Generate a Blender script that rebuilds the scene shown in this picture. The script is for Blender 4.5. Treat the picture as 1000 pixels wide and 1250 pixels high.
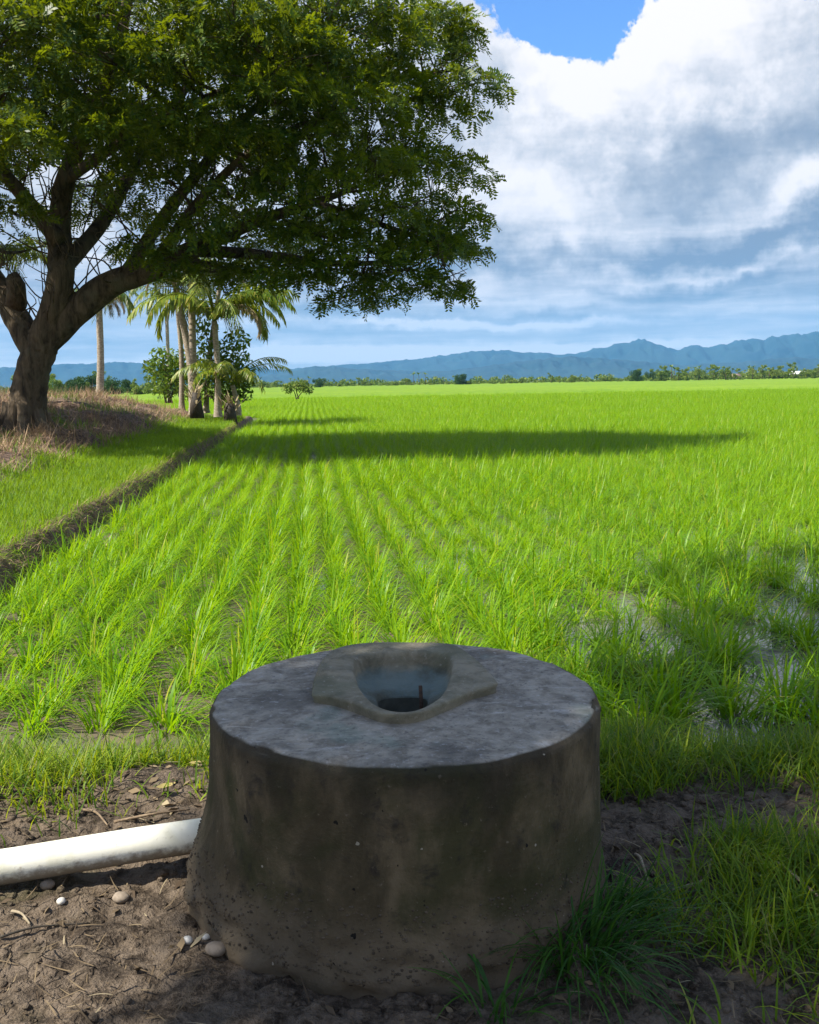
import bpy, math, random
import numpy as np
from mathutils import Vector, Matrix, Quaternion
random.seed(7); RNG = np.random.default_rng(11)
S = bpy.context.scene
COL = S.collection
for o in list(bpy.data.objects): bpy.data.objects.remove(o)

# ------------------------------------------------------------------ camera
CAM_H, FPX, PITCH, ROLL = 1.5, 1180.0, math.radians(7.67), math.radians(1.0)
CX, CY = 500.0, 625.0
F_ = np.array([0, math.cos(PITCH), -math.sin(PITCH)])
R0 = np.array([1.0, 0, 0]); U0 = np.array([0, math.sin(PITCH), math.cos(PITCH)])
R_ = math.cos(ROLL) * R0 - math.sin(ROLL) * U0
U_ = math.cos(ROLL) * U0 + math.sin(ROLL) * R0
CAM = np.array([0, 0, CAM_H])
cd = bpy.data.cameras.new('camera'); cam = bpy.data.objects.new('camera', cd); COL.objects.link(cam)
cd.sensor_fit = 'VERTICAL'; cd.sensor_height = 24; cd.lens = 24 * FPX / 1250
cd.clip_start = 0.05; cd.clip_end = 40000
cam.matrix_world = Matrix(((R_[0], U_[0], -F_[0], 0), (R_[1], U_[1], -F_[1], 0), (R_[2], U_[2], -F_[2], CAM_H), (0, 0, 0, 1)))
S.camera = cam

def ray(px, py):
    return F_ + R_ * ((px - CX) / FPX) - U_ * ((py - CY) / FPX)
def at_y(px, py, y):                   # point seen at a pixel, y metres away
    d = ray(px, py); return CAM + d * (y / d[1])
def at_z(px, py, z):                   # point seen at a pixel on the level z
    d = ray(px, py); return CAM + d * ((z - CAM_H) / d[2])
def proj(P):
    P = np.asarray(P, float) - CAM
    w = P @ F_
    return CX + FPX * (P @ R_) / w, CY - FPX * (P @ U_) / w

# ------------------------------------------------------------------ light
SUN_EL = math.radians(51.0)
SUN_AZ = np.array([-0.95, -0.30]); SUN_AZ /= np.linalg.norm(SUN_AZ)     # horizontal direction to the sun
TO_SUN = Vector((SUN_AZ[0] * math.cos(SUN_EL), SUN_AZ[1] * math.cos(SUN_EL), math.sin(SUN_EL)))
sl = bpy.data.lights.new('sun', 'SUN'); sl.energy = 4.8; sl.angle = math.radians(0.53); sl.color = (1.0, 0.94, 0.82)
sun = bpy.data.objects.new('sun', sl); COL.objects.link(sun)
sun.rotation_euler = TO_SUN.to_track_quat('Z', 'Y').to_euler()
S.view_settings.view_transform = 'Standard'; S.view_settings.look = 'None'
S.view_settings.exposure = 1.0; S.view_settings.gamma = 1.0; S.view_settings.use_curve_mapping = False

class NT:                                # tiny node-tree helper
    def __init__(s, tree): s.t = tree; s.n = tree.nodes; s.l = tree.links
    def node(s, kind, **kw):
        n = s.n.new(kind)
        for k, v in kw.items(): setattr(n, k, v)
        return n
    def put(s, sock, v):
        if hasattr(v, 'is_output') or isinstance(v, bpy.types.NodeSocket): s.l.new(v, sock)
        elif v is not None: sock.default_value = v
    def m(s, op, a, b=None, c=None, clamp=False):
        n = s.node('ShaderNodeMath', operation=op); n.use_clamp = clamp
        s.put(n.inputs[0], a); s.put(n.inputs[1], b)
        if c is not None: s.put(n.inputs[2], c)
        return n.outputs[0]
    def add(s, a, b): return s.m('ADD', a, b)
    def mul(s, a, b): return s.m('MULTIPLY', a, b)
    def noise(s, vec, scale, detail=4, rough=0.55, dist=0.0, col=False):
        n = s.node('ShaderNodeTexNoise'); s.put(n.inputs['Vector'], vec)
        n.inputs['Scale'].default_value = scale; n.inputs['Detail'].default_value = detail
        n.inputs['Roughness'].default_value = rough; n.inputs['Distortion'].default_value = dist
        return n.outputs['Color'] if col else n.outputs['Fac']
    def step(s, v, lo, hi, a=0.0, b=1.0):
        n = s.node('ShaderNodeMapRange', interpolation_type='SMOOTHSTEP'); s.put(n.inputs[0], v)
        for i, x in zip((1, 2, 3, 4), (lo, hi, a, b)): s.put(n.inputs[i], x)
        return n.outputs[0]
    def mix(s, f, a, b, blend='MIX'):
        n = s.node('ShaderNodeMix', data_type='RGBA', blend_type=blend)
        s.put(n.inputs[0], f)
        for i, v in ((6, a), (7, b)):
            if isinstance(v, (tuple, list)): v = tuple(v) + (1,) if len(v) == 3 else v
            s.put(n.inputs[i], v)
        return n.outputs[2]
    def map(s, vec, scale=(1, 1, 1), rot=(0, 0, 0)):
        n = s.node('ShaderNodeMapping'); s.put(n.inputs[0], vec); n.inputs['Scale'].default_value = scale
        n.inputs['Rotation'].default_value = rot
        return n.outputs[0]

def build_world():
    w = bpy.data.worlds.new('World'); S.world = w; w.use_nodes = True
    t = NT(w.node_tree); t.n.clear()
    out = t.node('ShaderNodeOutputWorld'); bg = t.node('ShaderNodeBackground'); t.l.new(bg.outputs[0], out.inputs[0])
    bg.inputs[1].default_value = 0.1
    sky = t.node('ShaderNodeTexSky', sky_type='NISHITA'); sky.sun_disc = False
    sky.sun_elevation = SUN_EL; sky.sun_rotation = math.atan2(SUN_AZ[0], SUN_AZ[1])
    sky.air_density = 1.2; sky.dust_density = 0.4; sky.ozone_density = 3.0
    tc = t.node('ShaderNodeTexCoord').outputs['Generated']
    sx = t.node('ShaderNodeSeparateXYZ'); t.l.new(tc, sx.inputs[0])
    X, Y, Z = sx.outputs
    DEG = 180 / math.pi
    az = t.mul(t.m('ARCTAN2', X, Y), DEG); el = t.mul(t.m('ARCSINE', Z), DEG)
    # wispy warp of the cloud coordinates
    n1 = t.noise(tc, 5.0, 5, 0.55, col=True); n2 = t.noise(tc, 22.0, 6, 0.62, col=True)
    s1 = t.node('ShaderNodeSeparateXYZ'); t.l.new(n1, s1.inputs[0])
    s2 = t.node('ShaderNodeSeparateXYZ'); t.l.new(n2, s2.inputs[0])
    lowf = t.step(el, 0.5, 9.0, 0.12, 1.0)          # clouds near the horizon are seen flat
    dx = t.add(t.mul(t.m('SUBTRACT', s1.outputs[0], .5), 13.0), t.mul(t.m('SUBTRACT', s2.outputs[0], .5), 6.0))
    dy = t.add(t.mul(t.m('SUBTRACT', s1.outputs[1], .5), 7.0), t.mul(t.m('SUBTRACT', s2.outputs[1], .5), 5.0))
    waz = t.add(az, dx); wel = t.add(el, t.mul(dy, lowf))
    def blob(px, py, rx, ry):
        d = ray(px, py); a0 = math.degrees(math.atan2(d[0], d[1])); e0 = math.degrees(math.asin(d[2] / np.linalg.norm(d)))
        ra = math.degrees(rx / FPX); re = math.degrees(ry / FPX)
        u = t.mul(t.m('SUBTRACT', waz, a0), 1 / ra); v = t.mul(t.m('SUBTRACT', wel, e0), 1 / re)
        q = t.add(t.mul(u, u), t.mul(v, v))
        return t.m('EXPONENT', t.mul(q, -1.0))
    def total(lst, base):
        acc = base
        for wgt, *b in lst: acc = t.add(acc, t.mul(blob(*b), wgt))
        return acc
    # streaky noise on a high flat layer (perspective stretched towards the horizon)
    zz = t.m('MAXIMUM', Z, 0.015)
    cv = t.node('ShaderNodeCombineXYZ'); t.put(cv.inputs[0], t.m('DIVIDE', X, t.add(zz, .06))); t.put(cv.inputs[1], t.m('DIVIDE', Y, t.add(zz, .06)))
    layer = t.noise(t.map(cv.outputs[0], (0.55, 0.9, 1)), 1.3, 6, 0.6, 0.4)
    puff = t.noise(tc, 9.0, 8, 0.62, 0.3)
    wv = t.node('ShaderNodeVectorMath', operation='ADD'); t.l.new(tc, wv.inputs[0])
    sc_ = t.node('ShaderNodeVectorMath', operation='SCALE'); t.put(sc_.inputs[0], t.noise(tc, 12, 5, .6, col=True)); sc_.inputs['Scale'].default_value = .16; t.l.new(sc_.outputs[0], wv.inputs[1])
    def puffs(scale):
        v = t.node('ShaderNodeTexVoronoi', feature='SMOOTH_F1'); t.put(v.inputs['Vector'], wv.outputs[0]); v.inputs['Scale'].default_value = scale; v.inputs['Smoothness'].default_value = .35
        return t.m('SUBTRACT', .42, v.outputs['Distance'])
    bil = t.add(t.mul(puffs(8.0), .55), t.add(t.mul(puffs(19.0), .33), t.mul(puffs(43.0), .2)))
    # brightness of the cloud deck
    B = total([(0.5, 850, 60, 150, 75), (0.40, 720, 110, 60, 60), (0.25, 640, 110, 60, 90), (-0.42, 885, 178, 140, 50), (-0.22, 640, 165, 80, 36),
               (0.75, 1000, 222, 75, 38), (-0.40, 950, 292, 130, 28), (0.34, 700, 205, 70, 26), (0.18, 760, 250, 120, 30), (0.38, 668, 366, 65, 15),
               (0.22, 800, 330, 120, 14), (-.30, 780, 305, 260, 13), (-.22, 560, 384, 220, 8), (-.30, 860, 350, 160, 9), (.28, 900, 330, 120, 7), (-0.16, 620, 300, 110, 22), (-0.20, 900, 372, 260, 14), (-0.16, 560, 404, 200, 9),
               (2.0, 440, 435, 230, 7), (.7, 600, 395, 200, 6), (1.0, 800, 419, 90, 6), (.7, 640, 421, 60, 5), (0.20, 120, 440, 160, 14), (0.2, 620, 405, 60, 7), (.25, 800, 20, 120, 40)], 0.57)
    B = t.add(B, t.add(t.mul(t.m('SUBTRACT', puff, .5), t.mul(lowf, 1.15)), t.mul(t.m('SUBTRACT', t.noise(tc, 30.0, 6, 0.6, 0.5), .5), t.mul(lowf, 0.30))))
    B = t.add(B, t.mul(t.m('SUBTRACT', layer, .5), 0.95))
    B = t.add(B, t.mul(bil, t.mul(lowf, 0.85)))
    cb = t.node('ShaderNodeCombineXYZ'); t.put(cb.inputs[0], t.mul(az, .075)); t.put(cb.inputs[1], t.mul(t.add(el, t.mul(dy, .12)), .85))
    band = t.noise(cb.outputs[0], 1.0, 6, 0.58, 0.6)
    B = t.add(B, t.mul(t.m('SUBTRACT', band, .5), t.step(el, 5.0, 11.0, 1.4, 0.3)))
    Bc = t.m('ADD', B, 0.0, clamp=True)
    # where the deck is open and the blue shows
    hole = total([(1.25, 690, 16, 66, 38), (0.4, 640, 0, 60, 24), (1.4, 1010, 0, 42, 24), (0.62, 850, -30, 120, 26)], 0.0)
    high = t.step(el, 21.0, 38.0, 0.0, 0.42)
    op = t.m('SUBTRACT', t.add(t.add(hole, high), t.mul(t.m('SUBTRACT', puff, .5), 1.1)), t.mul(bil, 0.8))
    mask = t.step(op, 0.40, 0.56, 1.0, 0.0)
    ramp = t.node('ShaderNodeValToRGB'); t.l.new(Bc, ramp.inputs[0])
    e = ramp.color_ramp.elements
    e[0].position = 0.0; e[0].color = (0.25, 0.325, 0.44, 1)
    e[1].position = 1.0; e[1].color = (1.0, 0.98, 1.0, 1)
    for pos, c in ((0.28, (0.40, 0.465, 0.565)), (0.55, (0.61, 0.655, 0.74)), (0.8, (0.86, 0.87, 0.92))):
        q = ramp.color_ramp.elements.new(pos); q.color = c + (1,)
    cloud = t.mix(1.0, ramp.outputs[0], (5.6, 5.5, 5.4), 'MULTIPLY')
    # air in front of the lowest clouds
    lowair = t.step(el, 0.0, 6.0, 0.30, 0.0)
    cloud = t.mix(lowair, cloud, (3.1, 4.9, 5.9))
    blue = t.mix(1.0, sky.outputs[0], (0.55, 0.80, 1.15), 'MULTIPLY')
    col = t.mix(mask, blue, cloud)
    below = t.step(el, -2.0, -0.3, 1.0, 0.0)
    col = t.mix(below, col, (1.2, 1.9, 1.6))
    t.l.new(col, bg.inputs[0])
build_world()

# ------------------------------------------------------------------ helpers
def mesh_np(name, V, Fs, mats=(), smooth=False, midx=None, uv=None):
    """V (n,3); Fs array (m,k) of equal polygons, or a list of such arrays"""
    me = bpy.data.meshes.new(name)
    V = np.ascontiguousarray(V, dtype=np.float32)
    if isinstance(Fs, np.ndarray): Fs = [Fs]
    Fs = [np.asarray(f, dtype=np.int32) for f in Fs if len(f)]
    me.vertices.add(len(V)); me.vertices.foreach_set('co', V.ravel())
    loops = np.concatenate([f.ravel() for f in Fs]); counts = np.concatenate([np.full(len(f), f.shape[1], np.int32) for f in Fs])
    me.loops.add(len(loops)); me.loops.foreach_set('vertex_index', loops)
    me.polygons.add(len(counts)); starts = np.concatenate([[0], np.cumsum(counts)[:-1]]).astype(np.int32)
    me.polygons.foreach_set('loop_start', starts)
    try: me.polygons.foreach_set('loop_total', counts)
    except Exception: pass
    if smooth: me.polygons.foreach_set('use_smooth', np.ones(len(counts), bool))
    if midx is not None: me.polygons.foreach_set('material_index', np.asarray(midx, np.int32))
    for m in mats: me.materials.append(m)
    me.update(calc_edges=True); me.validate()
    return me
def attr(me, name, vals):
    a = me.attributes.new(name, 'FLOAT', 'POINT'); a.data.foreach_set('value', np.asarray(vals, np.float32)); return me
def link(name, data, parent=None, loc=None):
    o = bpy.data.objects.new(name, data); COL.objects.link(o)
    if parent is not None: o.parent = parent
    if loc is not None: o.location = loc
    return o
def tag(o, label=None, cat=None, group=None, kind=None):
    for k, v in (('label', label), ('category', cat), ('group', group), ('kind', kind)):
        if v: o[k] = v
    return o
def empty(name, loc, label, cat, group=None):
    return tag(link(name, None, None, loc), label, cat, group)
def dup(root, loc=None, rz=None, sc=None, label=None):
    c = root.copy(); COL.objects.link(c)
    if loc is not None: c.location = loc
    if rz is not None: c.rotation_euler = (root.rotation_euler[0], root.rotation_euler[1], rz)
    if sc is not None: c.scale = (sc, sc, sc) if np.isscalar(sc) else sc
    if label: c['label'] = label
    for ch in root.children:
        d = ch.copy(); COL.objects.link(d); d.parent = c
        for g in ch.children:
            h = g.copy(); COL.objects.link(h); h.parent = d
    return c
def vnoise(x, y, seed=0):
    xi = np.floor(x).astype(np.int64); yi = np.floor(y).astype(np.int64); xf = x - xi; yf = y - yi
    def h(a, b):
        n = (a * 374761393 + b * 668265263 + seed * 1442695041) & 0xffffffff
        n = ((n ^ (n >> 13)) * 1274126177) & 0xffffffff
        return ((n ^ (n >> 16)) & 0xffff) / 65535.0
    u = xf * xf * (3 - 2 * xf); v = yf * yf * (3 - 2 * yf)
    return (h(xi, yi) * (1 - u) + h(xi + 1, yi) * u) * (1 - v) + (h(xi, yi + 1) * (1 - u) + h(xi + 1, yi + 1) * u) * v
def fbm(x, y, octv=4, seed=0, gain=0.5):
    s = 0; a = 1; tot = 0
    for i in range(octv):
        s = s + a * vnoise(x * 2 ** i + 17.3 * i, y * 2 ** i - 9.1 * i, seed + i); tot += a; a *= gain
    return s / tot
def sstep(x, a, b):
    t = np.clip((x - a) / (b - a), 0, 1); return t * t * (3 - 2 * t)
def grid_faces(nx, ny):
    i = np.arange(nx - 1)[None, :] + nx * np.arange(ny - 1)[:, None]
    i = i.ravel(); return np.stack([i, i + 1, i + 1 + nx, i + nx], 1)
def tube(path, radii, n=8, cap=True, wob=0.0, seed=0):
    P = np.asarray(path, float); R = np.asarray(radii, float); m = len(P)
    T = np.gradient(P, axis=0); T /= np.linalg.norm(T, axis=1)[:, None] + 1e-9
    ref = np.array([0, 0, 1.0]) if abs(T[0][2]) < 0.9 else np.array([1.0, 0, 0])
    N = np.cross(T[0], ref); N /= np.linalg.norm(N); V = []
    a = np.linspace(0, 2 * math.pi, n, endpoint=False); r = np.random.default_rng(seed)
    for k in range(m):
        N = N - T[k] * (N @ T[k]); N /= np.linalg.norm(N) + 1e-9; Bn = np.cross(T[k], N)
        rr = R[k] * (1 + wob * (r.random(n) - .5))
        V.append(P[k] + (np.cos(a) * rr)[:, None] * N + (np.sin(a) * rr)[:, None] * Bn)
    V = np.concatenate(V)
    j = np.arange(n); F = []
    for k in range(m - 1):
        F.append(np.stack([k * n + j, k * n + (j + 1) % n, (k + 1) * n + (j + 1) % n, (k + 1) * n + j], 1))
    F = np.concatenate(F); caps = []
    if cap:
        V = np.concatenate([V, P[:1], P[-1:]]); c0, c1 = m * n, m * n + 1
        caps = [np.stack([np.full(n, c0), (j + 1) % n, j], 1), np.stack([np.full(n, c1), (m - 1) * n + j, (m - 1) * n + (j + 1) % n], 1)]
    return V, F, (np.concatenate(caps) if cap else np.zeros((0, 3), int))
class Acc:                                   # collects pieces into one mesh
    def __init__(s): s.V = []; s.Q = []; s.T = []; s.n = 0
    def add(s, V, Q=None, T=None):
        s.V.append(V)
        if Q is not None and len(Q): s.Q.append(np.asarray(Q) + s.n)
        if T is not None and len(T): s.T.append(np.asarray(T) + s.n)
        s.n += len(V)
    def tube(s, *a, **k): s.add(*tube(*a, **k))
    def mesh(s, name, mats, smooth=True):
        return mesh_np(name, np.concatenate(s.V), [np.concatenate(l) for l in (s.Q, s.T) if l], mats, smooth)
def smooth_path(P, k=4):
    P = np.asarray(P, float); n = len(P); out = []
    for i in range(n - 1):
        p0, p1, p2, p3 = P[max(i - 1, 0)], P[i], P[i + 1], P[min(i + 2, n - 1)]
        for t in np.linspace(0, 1, k, endpoint=False):
            out.append(0.5 * (2 * p1 + (p2 - p0) * t + (2 * p0 - 5 * p1 + 4 * p2 - p3) * t * t + (3 * p1 - p0 - 3 * p2 + p3) * t ** 3))
    out.append(P[-1]); return np.array(out)
def blades(base, length, width, az, lean, curl, seg=3):
    """grass blades: arrays of n; returns V, quads"""
    n = len(base); L = np.broadcast_to(length, n); W = np.broadcast_to(width, n)
    dirx, diry = np.cos(az), np.sin(az); side = np.stack([-diry, dirx, np.zeros(n)], 1)
    P = np.array(base, float); V = np.empty((n, seg + 1, 2, 3))
    for k in range(seg + 1):
        t = k / seg; w = W * (1 - t ** 1.6) * 0.5 * (0.55 + 0.45 * min(1, t * 4)) + 0.0006
        V[:, k, 0] = P - side * w[:, None]; V[:, k, 1] = P + side * w[:, None]
        ph = np.clip(lean + curl * (t + 0.5 / seg), -2.6, 2.6); d = L / seg
        P = P + np.stack([np.sin(ph) * dirx * d, np.sin(ph) * diry * d, np.cos(ph) * d], 1)
    b = (np.arange(n) * (seg + 1) * 2)[:, None] + (np.arange(seg) * 2)[None, :]
    b = b.ravel(); return V.reshape(-1, 3), np.stack([b, b + 1, b + 3, b + 2], 1)

# ------------------------------------------------------------------ materials
def mat(name):
    m = bpy.data.materials.new(name); m.use_nodes = True; t = NT(m.node_tree)
    p = t.n['Principled BSDF']; p.inputs['Specular IOR Level'].default_value = 0.25
    return m, t, p, t.node('ShaderNodeTexCoord').outputs['Object']
def bump(t, p, h, strength=0.4, dist=0.02):
    b = t.node('ShaderNodeBump'); b.inputs['Strength'].default_value = strength; b.inputs['Distance'].default_value = dist
    t.put(b.inputs['Height'], h); t.l.new(b.outputs[0], p.inputs['Normal'])
def leaf_mat(name, c1, c2, trans=(0.3, 0.5, 0.05), tf=0.4, scale=1.5, rough=0.5, c3=None, var='random', spec=0.25):
    m, t, p, oc = mat(name); g = t.node('ShaderNodeNewGeometry')
    r = g.outputs['Random Per Island']
    pos = g.outputs['Position']
    f = t.m('ADD', t.mul(r, 0.55), t.mul(t.noise(pos, scale, 3), 0.55), clamp=True)
    f = t.step(f, 0.25, 0.85)
    c = t.mix(f, c1, c2)
    if c3: c = t.mix(t.step(r, 0.90, 0.97), c, c3)
    t.put(p.inputs['Base Color'], c); p.inputs['Roughness'].default_value = rough; p.inputs['Specular IOR Level'].default_value = spec
    tr = t.node('ShaderNodeBsdfTranslucent'); t.put(tr.inputs['Color'], t.mix(f, tuple(x * 0.8 for x in trans), trans))
    mx = t.node('ShaderNodeMixShader'); mx.inputs[0].default_value = tf
    t.l.new(p.outputs[0], mx.inputs[1]); t.l.new(tr.outputs[0], mx.inputs[2]); t.l.new(mx.outputs[0], t.n['Material Output'].inputs[0])
    return m
def wood_mat(name, c1, c2, scale=6, zs=0.25, rough=0.9, b=0.6, bd=0.03, c3=None):
    m, t, p, oc = mat(name)
    n = t.noise(t.map(oc, (1, 1, zs)), scale, 6, 0.65, 0.3); n2 = t.noise(oc, scale * 0.3, 4)
    c = t.mix(t.step(n, 0.3, 0.7), c1, c2)
    if c3: c = t.mix(t.step(n2, 0.5, 0.68), c, c3)
    t.put(p.inputs['Base Color'], c); p.inputs['Roughness'].default_value = rough; bump(t, p, n, b, bd)
    return m
M = {}
M['rice'] = leaf_mat('rice_leaf', (0.085, 0.225, 0.005), (0.225, 0.375, 0.006), (0.40, 0.64, 0.005), 0.44, 0.30, 0.42, c3=(0.42, 0.40, 0.03))
M['grass'] = leaf_mat('grass_blade', (0.11, 0.20, 0.008), (0.27, 0.34, 0.012), (0.46, 0.54, 0.010), 0.4, 1.2, 0.55, c3=(0.30, 0.27, 0.09))
M['weed'] = leaf_mat('weed_blade', (0.05, 0.13, 0.010), (0.14, 0.22, 0.014), (0.22, 0.38, 0.012), 0.38, 1.5, 0.5, c3=(0.20, 0.19, 0.06))
M['straw'] = leaf_mat('dry_straw', (0.22, 0.142, 0.082), (0.46, 0.325, 0.20), (0.4, 0.27, 0.15), 0.2, 1.0, 0.8, c3=(0.10, 0.06, 0.04))
M['bank_grass'] = leaf_mat('bank_grass_blade', (0.075, 0.19, 0.008), (0.20, 0.33, 0.010), (0.36, 0.54, 0.010), 0.42, 0.9, 0.5)
M['litter'] = leaf_mat('old_litter', (0.07, 0.048, 0.03), (0.21, 0.155, 0.09), (0.1, .07, .04), 0.1, 3.0, 0.85, c3=(0.33, 0.27, 0.17))
M['dark_grass'] = leaf_mat('dark_grass_blade', (0.022, 0.085, 0.016), (0.06, 0.15, 0.016), (0.10, 0.27, 0.015), 0.34, 2.0, 0.5)
M['tree_leaf'] = leaf_mat('tree_leaf', (0.010, 0.050, 0.009), (0.115, 0.160, 0.007), (0.30, 0.37, 0.006), 0.32, 0.38, 0.45, c3=(0.15, 0.16, 0.012))  # random yellow-green clumps also imitate sunlit highlights in the crown
M['palm_leaf'] = leaf_mat('palm_leaf', (0.045, 0.10, 0.018), (0.15, 0.20, 0.03), (0.26, 0.32, 0.04), 0.3, 0.5, 0.4, c3=(0.26, 0.24, 0.08))
M['young_palm'] = leaf_mat('young_palm_leaf', (0.07, 0.14, 0.012), (0.24, 0.29, 0.02), (0.40, 0.44, 0.03), 0.32, 0.5, 0.4, c3=(0.32, 0.28, 0.06))
M['dead_palm'] = leaf_mat('dead_palm_leaf', (0.22, 0.16, 0.08), (0.38, 0.31, 0.18), (0.3, 0.24, 0.12), 0.2, 1.0, 0.7)
M['bush'] = leaf_mat('bush_leaf', (0.045, 0.11, 0.014), (0.15, 0.22, 0.02), (0.24, 0.36, 0.02), 0.3, 0.6, 0.5)
M['far_green'] = leaf_mat('far_leaf', (0.08, 0.15, 0.02), (0.24, 0.28, 0.05), (0.15, 0.26, 0.03), 0.25, 0.06, 0.7)
M['far_dark'] = leaf_mat('far_dark_leaf', (0.022, 0.06, 0.018), (0.05, 0.105, 0.02), (0.06, 0.12, 0.02), 0.2, 0.06, 0.7)
M['bark'] = wood_mat('tree_bark', (0.028, 0.021, 0.014), (0.15, 0.112, 0.074), 6, 0.2, 0.95, 1.0, 0.09, (0.11, 0.095, 0.065))
M['palm_bark'] = wood_mat('palm_bark', (0.20, 0.16, 0.12), (0.46, 0.40, 0.31), 9, 2.5, 0.9, 0.5, 0.02)
M['twig'] = wood_mat('twig_wood', (0.10, 0.07, 0.045), (0.27, 0.20, 0.13), 30, 0.4, 0.9, 0.4, 0.004)
M['pale_twig'] = wood_mat('pale_twig_wood', (0.20, 0.16, 0.10), (0.40, 0.33, 0.23), 30, 0.4, 0.9, 0.4, 0.004)
M['dark_stick'] = wood_mat('dark_wet_wood', (0.02, 0.018, 0.014), (0.07, 0.055, 0.04), 20, 0.4, 0.7, 0.4, 0.004)

def soil_material():
    m, t, p, oc = mat('damp_soil')
    a = t.noise(oc, 2.2, 5, 0.6); b = t.noise(oc, 14, 6, 0.65, 0.4); c = t.noise(oc, 75, 4, 0.6)
    col = t.mix(t.step(a, 0.35, 0.65), (0.062, 0.045, 0.029), (0.142, 0.104, 0.069))
    col = t.mix(t.step(b, 0.35, 0.68), col, (0.17, 0.13, 0.094))
    col = t.mix(t.mul(t.step(b, 0.55, 0.36), 0.75), col, (0.024, 0.016, 0.010))
    col = t.mix(t.mul(t.step(c, 0.5, 0.7), 0.5), col, (0.235, 0.18, 0.13))
    gr = t.noise(oc, 1.3, 4, 0.6)
    col = t.mix(t.mul(t.step(gr, 0.55, 0.68), 0.45), col, (0.085, 0.080, 0.035))
    t.put(p.inputs['Base Color'], col); t.put(p.inputs['Roughness'], t.step(a, 0.3, 0.7, 0.75, 0.98))
    v = t.node('ShaderNodeTexVoronoi', feature='DISTANCE_TO_EDGE'); t.put(v.inputs['Vector'], t.mix(0.12, oc, t.noise(oc, 6, 4, col=True))); v.inputs['Scale'].default_value = 11
    crack = t.step(v.outputs[0], 0.0, 0.05)
    dry = t.step(t.noise(oc, 1.1, 2), 0.5, 0.6)
    h = t.add(t.add(b, t.mul(c, 0.45)), t.mul(t.m('SUBTRACT', crack, 1.0), t.mul(dry, 0.35)))
    h = t.add(h, t.mul(t.noise(oc, 190, 3, .6), .30)); bump(t, p, t.add(h, t.mul(c, .4)), 1.0, 0.022)
    return m
M['soil'] = soil_material()

def bank_material():
    m, t, p, oc = mat('bank_earth')
    a = t.noise(oc, 0.7, 5, 0.6); b = t.noise(oc, 6, 6, 0.65)
    col = t.mix(t.step(b, 0.35, 0.65), (0.09, 0.06, 0.045), (0.24, 0.165, 0.125))
    col = t.mix(t.mul(t.step(a, 0.52, 0.62), 0.6), col, (0.10, 0.10, 0.03))
    t.put(p.inputs['Base Color'], col); p.inputs['Roughness'].default_value = 0.95; bump(t, p, b, 0.9, 0.12)
    return m
M['bank'] = bank_material()

def water_material():
    m, t, p, oc = mat('paddy_water')
    a = t.noise(oc, 0.9, 4, 0.6); b = t.noise(oc, 9, 5, 0.6)
    q = t.node('ShaderNodeSeparateXYZ'); t.l.new(oc, q.inputs[0]); sx_ = q.outputs
    wet = t.step(t.add(a, t.mul(b, 0.18)), t.step(sx_[0], -0.5, 1.2, 0.60, 0.42), t.step(sx_[0], -0.5, 1.2, 0.72, 0.52))       # standing water over mud
    col = t.mix(t.step(b, 0.35, 0.65), (0.050, 0.035, 0.018), (0.115, 0.082, 0.042))
    col = t.mix(wet, col, (0.11, 0.105, 0.085))
    t.put(p.inputs['Base Color'], col); t.put(p.inputs['Roughness'], t.mix(wet, (0.75,) * 3, (0.06,) * 3)); p.inputs['Specular IOR Level'].default_value = 0.9
    h = t.add(t.mul(b, t.step(wet, 0, 1, 1, 0.0)), t.mul(t.noise(oc, 26, 3), 0.05))
    bump(t, p, h, 0.5, 0.02)
    return m
M['water'] = water_material()

def field_material(name, c1, c2, c3):
    m, t, p, oc = mat(name)
    a = t.noise(t.map(oc, (0.35, 1, 1)), 0.05, 6, 0.6); b = t.noise(t.map(oc, (1, 0.5, 1)), 1.2, 5, 0.65)
    c = t.mix(t.step(a, 0.35, 0.65), c1, c2); c = t.mix(t.mul(t.step(b, 0.35, 0.7), 0.6), c, c3)
    t.put(p.inputs['Base Color'], c); p.inputs['Roughness'].default_value = 0.8; bump(t, p, b, 0.6, 0.15)
    return m
M['canopy'] = field_material('far_rice', (0.105, 0.205, 0.006), (0.15, 0.25, 0.007), (0.20, 0.295, 0.009))
M['plain'] = field_material('plain_ground', (0.07, 0.11, 0.03), (0.10, 0.15, 0.03), (0.12, 0.14, 0.05))

def mountain_material():
    m, t, p, oc = mat('haze_blue_forest')
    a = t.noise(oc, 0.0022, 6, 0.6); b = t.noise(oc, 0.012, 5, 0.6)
    c = t.mix(t.step(a, 0.35, 0.65), (0.010, 0.036, 0.050), (0.022, 0.055, 0.065)); c = t.mix(t.mul(t.step(b, 0.4, 0.7), 0.5), c, (0.034, 0.066, 0.068))  # forest colour pushed to blue: part of the distance haze is painted in
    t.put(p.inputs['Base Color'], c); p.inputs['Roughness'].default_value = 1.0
    return m
M['mountain'] = mountain_material()

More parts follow.
